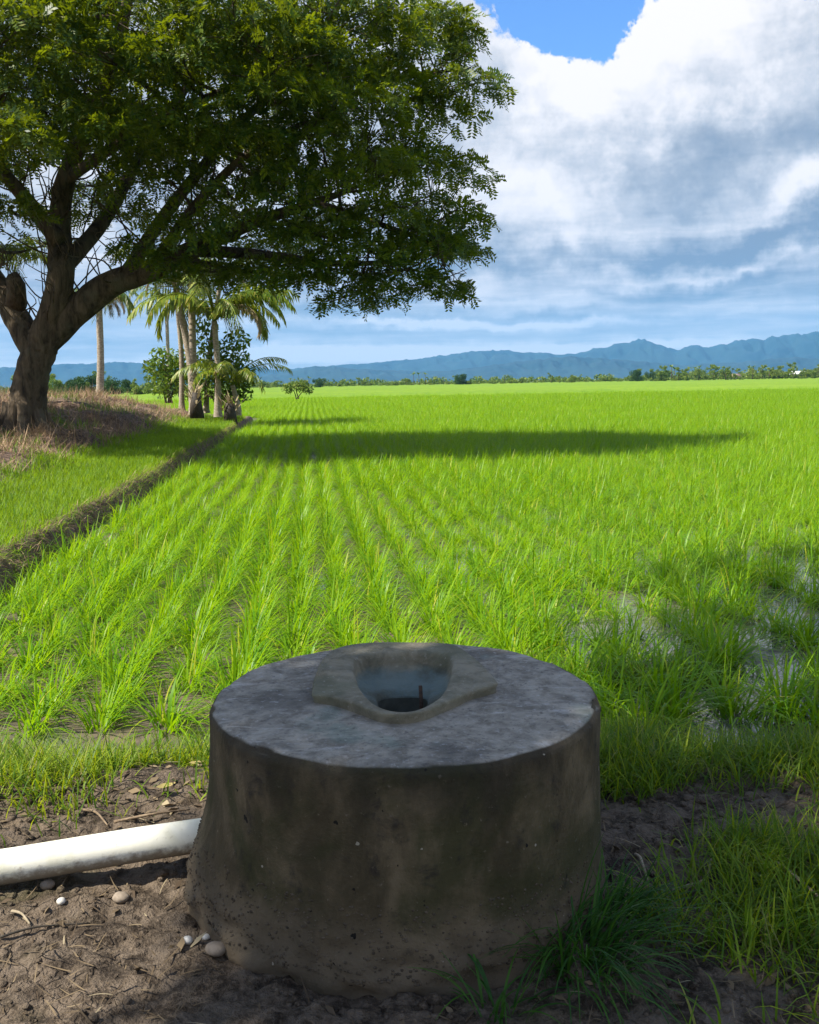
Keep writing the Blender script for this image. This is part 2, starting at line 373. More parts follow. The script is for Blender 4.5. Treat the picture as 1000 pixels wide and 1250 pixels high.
def concrete_material(name, top):
    m, t, p, oc = mat(name)
    a = t.noise(oc, 2.6, 6, 0.62, 0.5); b = t.noise(oc, 11, 7, 0.68, 0.4); c = t.noise(oc, 60, 5, 0.65); st = t.noise(t.map(oc, (1, 1, 0.55)), 6, 7, 0.65, 0.3)
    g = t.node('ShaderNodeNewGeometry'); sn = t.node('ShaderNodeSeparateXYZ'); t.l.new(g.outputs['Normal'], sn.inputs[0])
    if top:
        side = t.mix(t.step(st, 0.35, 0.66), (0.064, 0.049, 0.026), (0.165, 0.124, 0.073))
        side = t.mix(t.mul(t.step(a, 0.46, 0.62), 0.75), side, (0.036, 0.038, 0.012))        # moss film
        side = t.mix(t.mul(t.step(b, 0.56, 0.70), 0.7), side, (0.024, 0.020, 0.019))         # black mould
        side = t.mix(t.mul(t.step(c, 0.62, 0.74), 0.55), side, (0.25, 0.205, 0.155))           # worn grains
        sz = t.node('ShaderNodeSeparateXYZ'); t.l.new(oc, sz.inputs[0])
        drip = t.step(t.add(t.mul(sz.outputs[2], 1.0), t.mul(t.m('SUBTRACT', t.noise(t.map(oc, (1, 1, 0.3)), 7, 6, 0.65), .5), 0.55)), 0.40, 0.56)
        side = t.mix(t.mul(drip, 0.45), side, (0.016, 0.015, 0.015))          # black algae runs below the rim
        wash = t.step(t.add(sz.outputs[2], t.mul(t.m('SUBTRACT', b, .5), 0.30)), 0.22, 0.02)
        side = t.mix(t.mul(wash, 0.55), side, (0.135, 0.105, 0.075))          # splashed soil on the foot
        side = t.mix(t.step(t.noise(oc, 38, 2, 0.4), 0.755, 0.775), side, (0.33, 0.29, 0.23))
        side = t.mix(t.step(t.noise(t.map(oc, (1.1, 1, .9)), 31, 2, 0.4), 0.265, 0.245), side, (0.012, 0.010, 0.008))
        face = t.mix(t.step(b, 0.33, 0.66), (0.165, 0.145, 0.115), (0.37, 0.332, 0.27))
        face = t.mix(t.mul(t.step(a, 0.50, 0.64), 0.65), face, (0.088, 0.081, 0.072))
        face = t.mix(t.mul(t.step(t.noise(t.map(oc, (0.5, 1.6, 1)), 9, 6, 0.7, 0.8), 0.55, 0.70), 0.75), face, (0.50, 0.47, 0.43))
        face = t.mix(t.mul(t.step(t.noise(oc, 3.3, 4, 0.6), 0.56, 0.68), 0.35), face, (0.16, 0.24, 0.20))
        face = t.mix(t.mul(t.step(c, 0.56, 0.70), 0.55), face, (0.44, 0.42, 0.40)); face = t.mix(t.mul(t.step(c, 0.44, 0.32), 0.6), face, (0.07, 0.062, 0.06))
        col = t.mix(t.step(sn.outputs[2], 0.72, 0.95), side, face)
    else:
        col = t.mix(t.step(b, 0.33, 0.66), (0.135, 0.12, 0.082), (0.26, 0.23, 0.165))
        col = t.mix(t.mul(t.step(a, 0.45, 0.62), 0.5), col, (0.12, 0.125, 0.075))
        col = t.mix(t.mul(t.step(c, 0.58, 0.72), 0.4), col, (0.45, 0.42, 0.35))
        sz = t.node('ShaderNodeSeparateXYZ'); t.l.new(oc, sz.inputs[0]); alg = t.mul(t.step(t.add(sz.outputs[2], t.mul(b, 0.04)), 0.575, 0.545), 0.8)
        col = t.mix(alg, col, t.mix(t.step(a, .4, .6), (0.12, 0.17, 0.165), (0.065, 0.07, 0.055)))
    t.put(p.inputs['Base Color'], col); p.inputs['Roughness'].default_value = 0.88
    bump(t, p, t.add(b, t.mul(c, 0.5)), 0.7, 0.012)
    return m
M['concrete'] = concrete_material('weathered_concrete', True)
M['basin'] = concrete_material('cast_concrete', False)

def simple(name, c1, c2, scale, rough, b=0.2, bd=0.005):
    m, t, p, oc = mat(name); n = t.noise(oc, scale, 6, 0.62, 0.3)
    t.put(p.inputs['Base Color'], t.mix(t.step(n, 0.38, 0.66), c1, c2)); p.inputs['Roughness'].default_value = rough; bump(t, p, n, b, bd); return m
def pvc_material():
    m, t, p, oc = mat('dusty_white_pipe'); a = t.noise(oc, 6, 6, .65, .4); b = t.noise(oc, 34, 6, .7); g = t.node('ShaderNodeNewGeometry')
    sn = t.node('ShaderNodeSeparateXYZ'); t.l.new(g.outputs['Normal'], sn.inputs[0])
    c = t.mix(t.step(a, .4, .65), (0.80, 0.78, 0.67), (0.68, 0.66, 0.52)); mud = t.step(t.add(t.mul(t.m('SUBTRACT', b, .5), 1.7), t.mul(sn.outputs[2], -1.0)), -.25, .55)
    c = t.mix(t.mul(mud, .85), c, (0.16, 0.12, 0.08)); c = t.mix(t.mul(t.step(b, .60, .72), .6), c, (0.36, 0.31, 0.22))
    c = t.mix(t.mul(t.step(t.noise(t.map(oc, (.4, 3, 3)), 40, 4, .6), .66, .72), .5), c, (.45, .43, .36))
    t.put(p.inputs['Base Color'], c); p.inputs['Roughness'].default_value = .5; bump(t, p, b, .25, .004); return m
M['pvc'] = pvc_material()
M['rust'] = simple('rusty_iron', (0.04, 0.03, 0.025), (0.10, 0.06, 0.04), 40, 0.8)
M['pebble'] = simple('white_pebble', (0.62, 0.60, 0.55), (0.42, 0.39, 0.34), 30, 0.7)
M['stone'] = simple('brown_stone', (0.27, 0.22, 0.17), (0.17, 0.135, 0.10), 22, 0.85)
M['dead_leaf'] = simple('dead_leaf', (0.33, 0.27, 0.10), (0.20, 0.15, 0.06), 25, 0.7)
M['house_wall'] = simple('pale_house_wall', (0.55, 0.52, 0.45), (0.45, 0.41, 0.34), 1, 0.9)
M['house_roof'] = simple('white_metal_roof', (0.72, 0.73, 0.72), (0.55, 0.56, 0.56), 1, 0.5)
M['house_roof_brown'] = simple('rusty_metal_roof', (0.34, 0.25, 0.19), (0.25, 0.17, 0.12), 1, 0.6)
M['grit'] = simple('mortar_grit', (0.115, 0.088, 0.06), (0.05, 0.038, 0.026), 30, 0.95)
M['dark_wood'] = simple('dark_wood', (0.06, 0.045, 0.035), (0.10, 0.08, 0.06), 3, 0.8)
M['dark_pit'] = simple('dark_pit_lining', (0.05, 0.055, 0.045), (0.08, 0.085, 0.07), 20, 0.4)  # dark greenish mottled tone lining the drain pit

# ------------------------------------------------------------------ the setting
def bank_x(y): return -2.53 - 0.1 * y            # right edge of the grass bank along the paddy
def left_h(x, y):
    u = bank_x(y) - x + 0.16 * (fbm(x * 0.6 + 5, y * 0.8, 4, 3) - .5) * 2
    h = -0.24 + 0.36 * sstep(u, -0.03, 0.16)
    h = h + 0.36 * sstep(u, 1.2, 2.8) * sstep(y, 6, 12) * sstep(47 - y, 0, 9)
    h = h + 0.82 * np.exp(-((y - 30.5) / 5.5) ** 2) * sstep(u, 1.4, 5.0)
    lump = sstep(u, 1.0, 2.6)
    h = h + lump * ((fbm(x * 0.55, y * 0.55, 4, 21) - .5) * 0.55 + (fbm(x * 2.2, y * 2.2, 3, 31) - .5) * 0.22)
    return -0.3 + (h + 0.3) * sstep(47.5 - y, 0, 5) + (fbm(x * 3, y * 3, 3, 41) - .5) * 0.06 * sstep(u, 0, .3)
def soil_h(x, y):
    z = -0.24 * sstep(y + 0.35 * (fbm(x * 1.1, y * 1.1, 3, 5) - .5), 3.45, 4.5)
    k = sstep(4.4 - y, 0, 0.8)
    z = z + k * ((fbm(x * 2.0, y * 2.0, 3, 61) - .5) * 0.10 + np.abs(fbm(x * 7, y * 7, 4, 71, .6) - .5) * 0.085 + (fbm(x * 26, y * 26, 3, 81, .6) - .5) * 0.026)
    c = np.hypot(x + 0.02, y - 2.83)
    return z + 0.02 * np.exp(-((c - 0.70) / 0.14) ** 2) * (fbm(x * 5, y * 5, 3, 91)) - 0.025 - 0.014 * np.exp(-((c - .6) / .2) ** 2)
def nonuni(lo, hi, flo, fhi, fine, coarse):
    a = list(np.arange(flo, fhi, fine)); s = fine; v = flo
    while v > lo: s = min(s * 1.35, coarse); v -= s; a.insert(0, v)
    s = fine; v = a[-1]
    while v < hi: s = min(s * 1.35, coarse); v += s; a.append(v)
    return np.array(a)
# a sheet to the horizon
gx = np.array([-6300, -2000, -300, 300, 2000, 6300.0]); gy = np.array([-500, -100, 80, 400, 2000, 8700.0])
GX, GY = np.meshgrid(gx, gy)
tag(link('ground', mesh_np('ground', np.stack([GX.ravel(), GY.ravel(), np.full(GX.size, -0.32)], 1), grid_faces(6, 6), [M['plain']])), kind='structure')
# paddy mud and water
gx = np.linspace(-60, 62, 60); gy = np.linspace(3.2, 112, 60); GX, GY = np.meshgrid(gx, gy)
tag(link('paddy_water', mesh_np('paddy_water', np.stack([GX.ravel(), GY.ravel(), np.full(GX.size, -0.13)], 1), grid_faces(60, 60), [M['water']])), kind='structure')
# foreground soil
gx = nonuni(-9, 9, -1.9, 2.3, 0.0125, 0.6); gy = nonuni(-5, 4.9, 1.25, 4.0, 0.0125, 0.6); GX, GY = np.meshgrid(gx, gy)
tag(link('soil', mesh_np('soil', np.stack([GX.ravel(), GY.ravel(), soil_h(GX, GY).ravel()], 1), grid_faces(len(gx), len(gy)), [M['soil']], True)), kind='structure')
# grass bank and earth mound on the left
vv = np.concatenate([np.arange(-0.3, 4, 0.06), np.arange(4, 12, 0.2), np.arange(12, 62, 2.0)]); yy = np.concatenate([np.arange(3.4, 36, 0.09), np.arange(36, 48, 0.5)])
UU, YY = np.meshgrid(vv, yy); XX = bank_x(YY) - UU
tag(link('earth_bank', mesh_np('earth_bank', np.stack([XX.ravel(), YY.ravel(), left_h(XX, YY).ravel()], 1), grid_faces(len(vv), len(yy))[:, ::-1], [M['bank']], True)), kind='structure')
# far rice canopy, a rippled sheet at leaf height
gx = np.linspace(-75, 260, 330); gy = np.concatenate([np.arange(92, 150, 0.5), np.geomspace(150, 430, 120)]); GX, GY = np.meshgrid(gx, gy)
cz = 0.16 + 0.24 * fbm(GX * 1.1, GY * 1.1, 3, 7) - 0.45 * (1 - sstep(GY, 92, 107))
tag(link('far_rice', mesh_np('far_rice', np.stack([GX.ravel(), GY.ravel(), cz.ravel()], 1), grid_faces(len(gx), len(gy)), [M['canopy']], True)), kind='stuff')

# mountains: silhouettes from the photo at real distances
def mountains(name, pts, r0, depth, seed, label=None):
    hz = lambda px: CY - FPX * math.tan(PITCH) - (px - CX) * math.tan(ROLL)
    pa = np.array([math.atan2(ray(px, hz(px))[0], ray(px, hz(px))[1]) for px, py in pts]); ph = np.array([(hz(px) - py) / FPX * r0 * 1.02 for px, py in pts])
    A = np.linspace(pa[0], pa[-1], 520); Rr = np.linspace(0, 1, 60); AA, RR = np.meshgrid(A, Rr)
    prof = np.interp(AA, pa, ph)
    s = AA * 60
    n = 1 - np.abs(fbm(s * 1.0 + RR * 2, RR * 7 + s * .3, 5, seed) * 2 - 1)
    ridge = 1 - np.abs(RR - 0.55) / 0.55
    h = prof * (0.92 + 0.16 * fbm(s * 3, RR * 3, 3, seed + 5)) * np.clip(sstep(RR, 0, .55), 0, 1) * sstep(1 - RR, 0, .45) ** 0.8 * (0.62 + 0.38 * sstep(n, .3, .95) + 0.38 * (1 - sstep(n, .3, .95)) * sstep(ridge, .75, 1))
    rr = r0 - depth * 0.55 + depth * RR
    V = np.stack([np.sin(AA) * rr, np.cos(AA) * rr, h - 1.0], 2).reshape(-1, 3)
    return tag(link(name, mesh_np(name, V, grid_faces(520, 60), [M['mountain']], True)), label, kind='structure')
mountains('far_mountains', [(-120, 455), (0, 452), (60, 448), (150, 444), (230, 450), (300, 448), (340, 452), (420, 446), (500, 440), (550, 434), (600, 428), (640, 431), (690, 434), (730, 427), (778, 417), (800, 421), (824, 430), (846, 423), (868, 427), (900, 420), (950, 415), (1000, 411), (1100, 409), (1250, 425)], 6500, 2200, 3)
mountains('near_hills', [(250, 474), (300, 463), (345, 455), (385, 447), (430, 450), (480, 452), (540, 453), (600, 446), (650, 440), (700, 436), (760, 440), (830, 446), (900, 443), (960, 438), (1020, 440), (1150, 447), (1250, 458)], 4600, 1400, 13)

# haze: pale air round everything
hb = Acc(); x0, x1, y0, y1, z0, z1 = -6500, 6500, -600, 8900, -1.4, 520
hv = np.array([[x, y, z] for z in (z0, z1) for y in (y0, y1) for x in (x0, x1)], float)
hz_o = link('haze', mesh_np('haze', hv, np.array([[0, 2, 3, 1], [4, 5, 7, 6], [0, 1, 5, 4], [2, 6, 7, 3], [0, 4, 6, 2], [1, 3, 7, 5]])))
hm = bpy.data.materials.new('haze_air'); hm.use_nodes = True; ht = NT(hm.node_tree); ht.n.clear()
ho = ht.node('ShaderNodeOutputMaterial'); pv = ht.node('ShaderNodeVolumePrincipled'); pv.inputs['Density'].default_value = 1.0e-4; pv.inputs['Color'].default_value = (0.19, 0.54, 0.99, 1); pv.inputs['Anisotropy'].default_value = 0.0
ht.l.new(pv.outputs[0], ho.inputs['Volume']); hz_o.data.materials.append(hm); tag(hz_o, kind='stuff')

# ------------------------------------------------------------------ the concrete well ring
TOPZ = 0.565; WC = np.array([-0.025, 2.845]); WR = 0.58
def ring_top_z(x, y): return TOPZ + 0.006 * (fbm(x * 6, y * 6, 3, 5) - .5) * 2 - 0.004
collar_px = [(381, 850), (385, 828), (394, 806), (410, 793), (440, 787), (490, 785.5), (545, 787), (562, 792), (580, 805), (595, 820), (606, 833), (604, 837), (580, 844), (560, 852), (540, 861), (515, 870), (488, 873), (462, 871), (444, 864), (424, 857), (402, 852)]
open_px = [(431, 812), (436, 802), (455, 797), (500, 795), (538, 796), (551, 803), (550, 822), (541, 842), (526, 856), (505, 865), (485, 866), (466, 861), (449, 849), (437, 832)]
Cw = np.array([at_z(a, b, TOPZ + 0.02)[:2] for a, b in collar_px]); Ow = np.array([at_z(a, b, TOPZ + 0.028)[:2] for a, b in open_px])
OC = Ow.mean(0)
NA = 144; TH = np.linspace(0, 2 * math.pi, NA, endpoint=False)
def star(P, c, sm=2):
    P = smooth_path(np.concatenate([P, P[:1]]), 12)[:-1]
    P = np.concatenate([P[i] + (P[(i + 1) % len(P)] - P[i]) * np.linspace(0, 1, 12, endpoint=False)[:, None] for i in range(len(P))])
    d = P - c; a = np.unwrap(np.arctan2(d[:, 1], d[:, 0])); r = np.hypot(d[:, 0], d[:, 1]); i = np.argsort(np.mod(a, 2 * math.pi)); a = np.mod(a, 2 * math.pi)[i]; r = r[i]
    v = np.interp(TH, np.concatenate([a - 2 * math.pi, a, a + 2 * math.pi]), np.concatenate([r, r, r]))
    for _ in range(sm): v = (np.roll(v, 1) + 2 * v + np.roll(v, -1)) / 4
    return v
rC = star(Cw, OC, 0); rO = star(Ow, OC, 3)
def circ_from(c, R):                       # distance from OC to the circle of radius R round WC
    d = np.stack([np.cos(TH), np.sin(TH)], 1); e = OC - WC; b = d @ e; return -b + np.sqrt(b * b - (e @ e) + R * R)
def ringpts(r, z): return np.stack([OC[0] + np.cos(TH) * r, OC[1] + np.sin(TH) * r, np.broadcast_to(z, NA)], 1)
def loft(rings, close_last=False):
    V = np.concatenate(rings); n = len(rings); j = np.arange(NA); F = []
    for k in range(n - 1): F.append(np.stack([k * NA + j, k * NA + (j + 1) % NA, (k + 1) * NA + (j + 1) % NA, (k + 1) * NA + j], 1))
    T = None
    if close_last:
        V = np.concatenate([V, V[(n - 1) * NA:].mean(0)[None]]); T = np.stack([(n - 1) * NA + j, (n - 1) * NA + (j + 1) % NA, np.full(NA, n * NA)], 1)
    return V, np.concatenate(F), T
well = empty('concrete_well', (WC[0], WC[1], 0), 'weathered round concrete well ring with a cast basin set in its flat top', 'well')
off = np.array([WC[0], WC[1], 0])
rings = []; rI = (rC + rO) / 2; rE = circ_from(WC, WR) + 0.012 * (fbm(np.cos(TH) * 2.5 + 7, np.sin(TH) * 2.5, 4, 35) - .5) * 2
for q in np.linspace(0, 1, 22):
    r = rI + (rE - 0.022 - rI) * q; P = ringpts(r, 0); P[:, 2] = ring_top_z(P[:, 0], P[:, 1]); rings.append(P)
base_ang = None
def side_ring(z):
    P = ringpts(rE, z); d = P[:, :2] - WC; a = np.arctan2(d[:, 1], d[:, 0])
    f = 1 - z / TOPZ                                                     # 0 at the rim, 1 at the ground
    left = np.clip(np.cos(a - math.radians(178)), 0, 1) ** 4
    R = np.hypot(d[:, 0], d[:, 1]) + 0.010 * f + 0.080 * left * sstep(f, 0.35, 1.0)
    R = R + 0.010 * (fbm(a * 3 + 9, np.full_like(a, z * 8), 3, 15) - .5) + 0.05 * sstep(f, 0.72, 1.0) * (fbm(a * 9 + 9, np.full_like(a, z * 26), 3, 25) - .42) - 0.004 * (z > TOPZ - 0.012)
    return np.stack([WC[0] + np.cos(a) * R, WC[1] + np.sin(a) * R, np.full(NA, z)], 1)
chip = 0.010 * sstep(fbm(np.cos(TH) * 7 + 3, np.sin(TH) * 7, 4, 45), .55, .75)
for da, db in ((.013, .0025), (.006, .007), (.002, .014)):
    P = ringpts(rE - da - chip, 0); P[:, 2] = ring_top_z(P[:, 0], P[:, 1]) - db - chip * .5; rings.append(P)
for z in np.concatenate([np.linspace(TOPZ - 0.022, -0.12, 46)]): rings.append(side_ring(z))
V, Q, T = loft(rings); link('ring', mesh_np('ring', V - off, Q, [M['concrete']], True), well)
# chipped patches and stuck pebbles on the foot of the ring
a = Acc(); rg = np.random.default_rng(5)
def pebble_v(c, r, seed, flat=0.7, n=8, m=6):
    g = np.random.default_rng(seed); th = np.linspace(0, math.pi, m); V = []
    for k, t0 in enumerate(th):
        for j in range(n):
            ph = 2 * math.pi * j / n
            rr = r * (1 + (0.22 if n < 10 else .16) * (g.random() - .5)) if 0 < k < m - 1 else r
            V.append((rr * math.sin(t0) * math.cos(ph) * 1.15, rr * math.sin(t0) * math.sin(ph), rr * math.cos(t0) * flat))
    V = np.array(V); rot = g.random() * 6.28; cs, sn = math.cos(rot), math.sin(rot); V = np.stack([V[:, 0] * cs - V[:, 1] * sn, V[:, 0] * sn + V[:, 1] * cs, V[:, 2]], 1)
    return V + np.asarray(c), np.array([[k * n + j, (k + 1) * n + j, (k + 1) * n + (j + 1) % n, k * n + (j + 1) % n] for k in range(m - 1) for j in range(n)])
for i in range(1500):
    an = math.radians(rg.uniform(150, 330)); z = 0.20 * rg.random() ** 1.6
    k = side_ring(z); j = int(np.argmin(np.abs(np.angle(np.exp(1j * (np.arctan2(k[:, 1] - WC[1], k[:, 0] - WC[0]) - an))))))
    jit = rg.uniform(0, 1); kp = k[j] * jit + k[(j + 1) % NA] * (1 - jit) - np.array([math.cos(an), math.sin(an), 0]) * .001
    a.add(*pebble_v(kp, rg.uniform(.002, .0055), i, 0.8, 6, 4))
sp = a.mesh('spalled_grit', [M['grit']]); sp.transform(Matrix.Translation(-Vector(off))); tag(link('spalled_grit', sp, well), kind='stuff')
# the basin: raised collar, funnel walls, floor
def cz(r, dz): P = ringpts(r, 0); P[:, 2] = TOPZ + dz + 0.004 * (fbm(P[:, 0] * 9, P[:, 1] * 9, 3, 55) - .5); return P
bas = [cz(rC - 0.004, -0.02), cz(rC - 0.004, 0.010), cz(rC + .002, 0.021), cz(rC - 0.004, 0.0255)]
for q in (0.25, 0.5, 0.75): bas.append(cz((rC - .008) * (1 - q) + (rO + .012) * q, 0.0245))
bas += [cz(rO + .010, 0.024), cz(rO + .003, 0.019), cz(rO - .003, 0.008)]
for q, dz_ in ((.985, -.012), (.955, -.028), (.88, -.038), (.80, -.046), (.70, -.054), (.60, -.060), (.53, -.066), (.49, -.085)): bas.append(cz(rO * q, dz_))
V, Q, T = loft(bas); link('basin', mesh_np('basin', V - off, Q, [M['basin']], True), well)
V, Q, T = loft([cz(rO * 0.495, -0.082), cz(rO * 0.46, -0.14), cz(rO * 0.42, -0.24)], True); link('drain_pit', mesh_np('drain_pit', V - off, [Q, T], [M['dark_pit']], True), well)
pb = at_z(514, 856, TOPZ - 0.065)
V, Q, T = tube([pb + np.array([0, 0, -.06]), pb + np.array([.001, 0, -.01]), pb + np.array([-.001, .002, .05])], [.007, .0065, .006], 7); link('iron_pin', mesh_np('iron_pin', V - off, [Q, T], [M['rust']], True), well)

# ------------------------------------------------------------------ white pipe
pa, pc = at_z(232, 1026, 0.05), at_z(0, 1060, 0.045)
dirp = (pc - pa) / np.linalg.norm(pc - pa); p0 = pa - dirp * 0.22; p1 = pc + dirp * 1.6; p0[2] += 0.01
pp = np.array([p0 + (p1 - p0) * q for q in np.linspace(0, 1, 14)]); pp[:, 2] += 0.004 * np.sin(np.arange(14))
pipe = tag(link('drain_pipe', None, None, tuple(pa)), 'dusty white plastic pipe lying half buried beside the concrete well', 'pipe')
V, Q, T = tube(pp, np.full(14, 0.053), 28); link('pipe_wall', mesh_np('pipe_wall', V - pa, [Q, T], [M['pvc']], True), pipe)

# ------------------------------------------------------------------ big spreading tree
TY = 22.0
def limb(pts, r0, r1, k=6, pw=1.0):
    P = smooth_path([at_y(a, b, y if b > 290 else TY + (y - TY) * .66 + .7) for a, b, y in pts], k); n = len(P); q = np.linspace(0, 1, n)
    return P, r0 + (r1 - r0) * q ** pw
tb = at_y(32, 534, TY)
tree = empty('spreading_tree', tuple(tb), 'huge spreading tree with dense dark crown and forked trunk on the bank', 'tree')
trunkP, trunkR = limb([(30, 556, TY), (31, 530, TY), (34, 490, TY), (41, 450, TY), (54, 415, TY), (62, 396, TY)], 0.58, 0.40, 8, 0.5)
trunkR = trunkR * .82 + 0.28 * np.exp(-np.arange(len(trunkR)) / 5.0)
L = {}
L[1] = limb([(50, 425, TY), (64, 385, 21.9), (75, 335, 21.8), (72, 285, 21.6), (80, 220, 21.2), (108, 150, 20.6), (140, 80, 20), (158, -10, 19.6), (185, -90, 19.5)], .36, .07)
L[2] = limb([(50, 418, TY), (92, 380, TY), (135, 347, 21.9), (185, 330, 21.7), (240, 303, 21.4), (300, 275, 21), (360, 255, 21), (420, 235, 21)], .38, .06)
L[3] = limb([(46, 430, TY), (20, 388, 22.3), (-4, 345, 22.6), (-40, 290, 23), (-100, 220, 23.4), (-170, 140, 24)], .34, .07)
L[4] = limb([(150, 342, 21.9), (196, 270, 22.4), (255, 195, 23), (318, 125, 23.5), (385, 50, 24), (430, -20, 24.4)], .17, .04)
L[5] = limb([(73, 295, 21.6), (25, 235, 20.2), (-35, 160, 18.8), (-70, 60, 17.5)], .20, .05)
L[6] = limb([(235, 305, 21.4), (325, 312, 22.6), (415, 322, 23.6), (505, 318, 24.2)], .15, .04)
L[7] = limb([(74, 330, 21.8), (128, 268, 23.4), (172, 190, 25), (235, 95, 26.6), (280, 10, 27.4)], .20, .05)
L[8] = limb([(80, 220, 21.2), (160, 165, 19.2), (250, 120, 17.6), (340, 85, 16.9)], .14, .04)
L[9] = limb([(185, 330, 21.7), (235, 255, 20), (300, 190, 18.6), (370, 150, 17.8)], .14, .04)
L[10] = limb([(318, 125, 23.5), (410, 120, 23), (490, 95, 22.6), (560, 85, 22.3)], .10, .03)
L[11] = limb([(370, 243, 20.6), (440, 265, 20), (510, 290, 20.2), (555, 300, 20.6)], .09, .03)
ta = Acc(); ta.tube(trunkP, trunkR, 26, wob=0.16, seed=1)
# buttress roots
for i, ang in enumerate(np.radians([200, 250, 290, 335, 20, 100])):
    d = np.array([math.cos(ang), math.sin(ang), 0]); P = smooth_path([tb + d * .25 + [0, 0, .75], tb + d * .5 + [0, 0, .25], tb + d * .95 + [0, 0, -.03], tb + d * 1.5 + [0, 0, -.25]], 4)
    ta.tube(P, np.linspace(.20, .05, len(P)), 9, wob=.2, seed=i + 3)
me = ta.mesh('trunk', [M['bark']]); me.transform(Matrix.Translation(-Vector(tb))); link('trunk', me, tree)
for k, (P, R) in L.items():
    a = Acc(); a.tube(P, R, 16 if R[0] > .15 else 9, wob=.13, seed=k); me = a.mesh('limb', [M['bark']]); me.transform(Matrix.Translation(-Vector(tb))); link('limb', me, tree)
# cut stub on the left limb
a = Acc(); sb = at_y(16, 338, 21.7); a.tube([at_y(20, 372, 22.2), at_y(21, 350, 21.9), sb], [.22, .20, .15], 14, wob=.3); me = a.mesh('cut_stub', [M['bark']]); me.transform(Matrix.Translation(-Vector(tb))); link('cut_stub', me, tree)
# pads of foliage
limbP = np.concatenate([P[2:] for k, (P, R) in L.items()]); limbRr = np.concatenate([R[2:] for k, (P, R) in L.items()])
TC = np.array([tb[0], TY])
def crown_pads():
    g = np.random.default_rng(42); pads = []
    def ok(p, dmin): return all(np.linalg.norm((p - q[:3]) * [1, 1, 1.7]) > dmin for q in pads)
    # outer silhouette on the right, at real depths within the crown
    for px, py, y, r in [(560, 95, 21.5, 1.0), (520, 60, 22.5, 1.15), (505, 15, 22, 1.2), (470, 95, 21, 1.2), (530, 130, 22, 0.95), (455, 150, 20.5, 1.1), (490, 180, 21.5, 0.85), (545, 20, 23, 0.8),
                         (548, 262, 21, 0.85), (510, 240, 21.8, 1.0), (560, 300, 22, 0.6), (520, 290, 20.5, 1.0), (470, 255, 20, 1.1), (535, 345, 21, 0.75), (490, 330, 20.5, 1.0), (440, 300, 20, 1.1),
                         (430, 360, 21.2, 0.8), (395, 325, 21, 1.0), (465, 355, 22.5, 0.7), (350, 322, 20.5, 1.0), (300, 330, 21.3, 0.8), (240, 282, 18.9, .6), (300, 262, 18.6, .6), (350, 246, 18.5, .55), (205, 312, 19.6, .5), (250, 325, 20.6, 0.75), (400, 270, 19.6, 1.0),
                         (420, 110, 18, 1.2), (350, 100, 17, 1.3), (385, 60, 18.5, 1.3), (330, 45, 17.5, 1.3), (200, 140, 17.5, 1.25), (140, 150, 17.2, 1.1), (90, 130, 17.5, 1.1), (255, 150, 18.2, 1.0),
                         (60, 160, 18, 0.9), (10, 250, 19, 0.9), (170, 300, 20.3, 0.8), (225, 265, 19.5, 0.8), (310, 160, 18, 0.9), (460, 30, 19.5, 1.2), (420, -10, 18, 1.3), (300, 225, 18.8, 0.6), (345, 205, 18.5, .7), (410, 215, 18.5, .8), (460, 190, 18.8, .9), (375, 165, 18.2, .8), (360, 275, 18.8, .6), (20, 90, 17, 1.1),
                         (120, 60, 16.5, 1.2), (220, 60, 16.5, 1.2), (40, 20, 16.5, 1.2), (280, 10, 16.5, 1.2), (170, 0, 16.5, 1.3), (585, 100, 22, .55), (575, 262, 21.5, .5), (555, 352, 21.5, .45), (565, 40, 22.5, .6)]:
        pads.append(np.append(at_y(px, py, TY + (y - TY) * .66), r))
    n = 0
    while len(pads) < 165 and n < 30000:
        n += 1; a = g.random() * 6.283; r = g.random() ** 0.5
        if math.cos(a) > -0.2: x = tb[0] + 10.0 * r * math.cos(a)
        else: x = tb[0] + 9.0 * r * math.cos(a)
        y = TY + 4.7 * r * math.sin(a)
        top = 5.0 + 7.6 * math.sqrt(max(0, 1 - r ** 3)); bot = 4.6 + 2.2 * (1 - r)
        z = top - (top - bot) * g.random() ** 1.6
        p = np.array([x, y, z])
        if y < TY - 1.0 and z < 6: continue
        px, py = proj(p)
        if 60 < px < 330 and 175 < py < 330 and g.random() < 0.35: continue
        if px < 110 and py > 200 and g.random() < 0.6: continue
        if px > 560 or (px > 380 and py > 330): continue
        if x < tb[0] - 4.5 and g.random() < .8: continue
        if y > TY + 2.5 and px < 330 and g.random() < .35: continue
        if ok(p, 1.75): pads.append(np.append(p, g.uniform(.8, 1.5)))
    return np.array(pads)
pads = crown_pads()
br = Acc(); g = np.random.default_rng(8)
for i, (x, y, z, r) in enumerate(pads):
    c = np.array([x, y, z]); d = np.linalg.norm((limbP - c) * [1, 1, 1.0], axis=1) + np.where(limbP[:, 2] > z + .3, 3, 0)
    j = int(np.argmin(d)); s = limbP[j]; mid = (s + c) / 2 + np.array([0, 0, -0.10 * np.linalg.norm(c - s)]) + g.normal(0, .12, 3)
    P = smooth_path([s, mid, c], 5); br.tube(P, np.linspace(min(limbRr[j] * .6, .03 + .016 * np.linalg.norm(c - s)), .014, len(P)), 6, cap=False, wob=.2, seed=i)
    for k in range(6):
        a = g.random() * 6.283; e = c + np.array([math.cos(a) * r * .9, math.sin(a) * r * .9, g.uniform(-.15, .3)]); st = P[g.integers(4, len(P))]
        br.tube(smooth_path([st, (st + e) / 2 + g.normal(0, .08, 3), e], 3), np.linspace(.016, .006, 7), 4, cap=False)
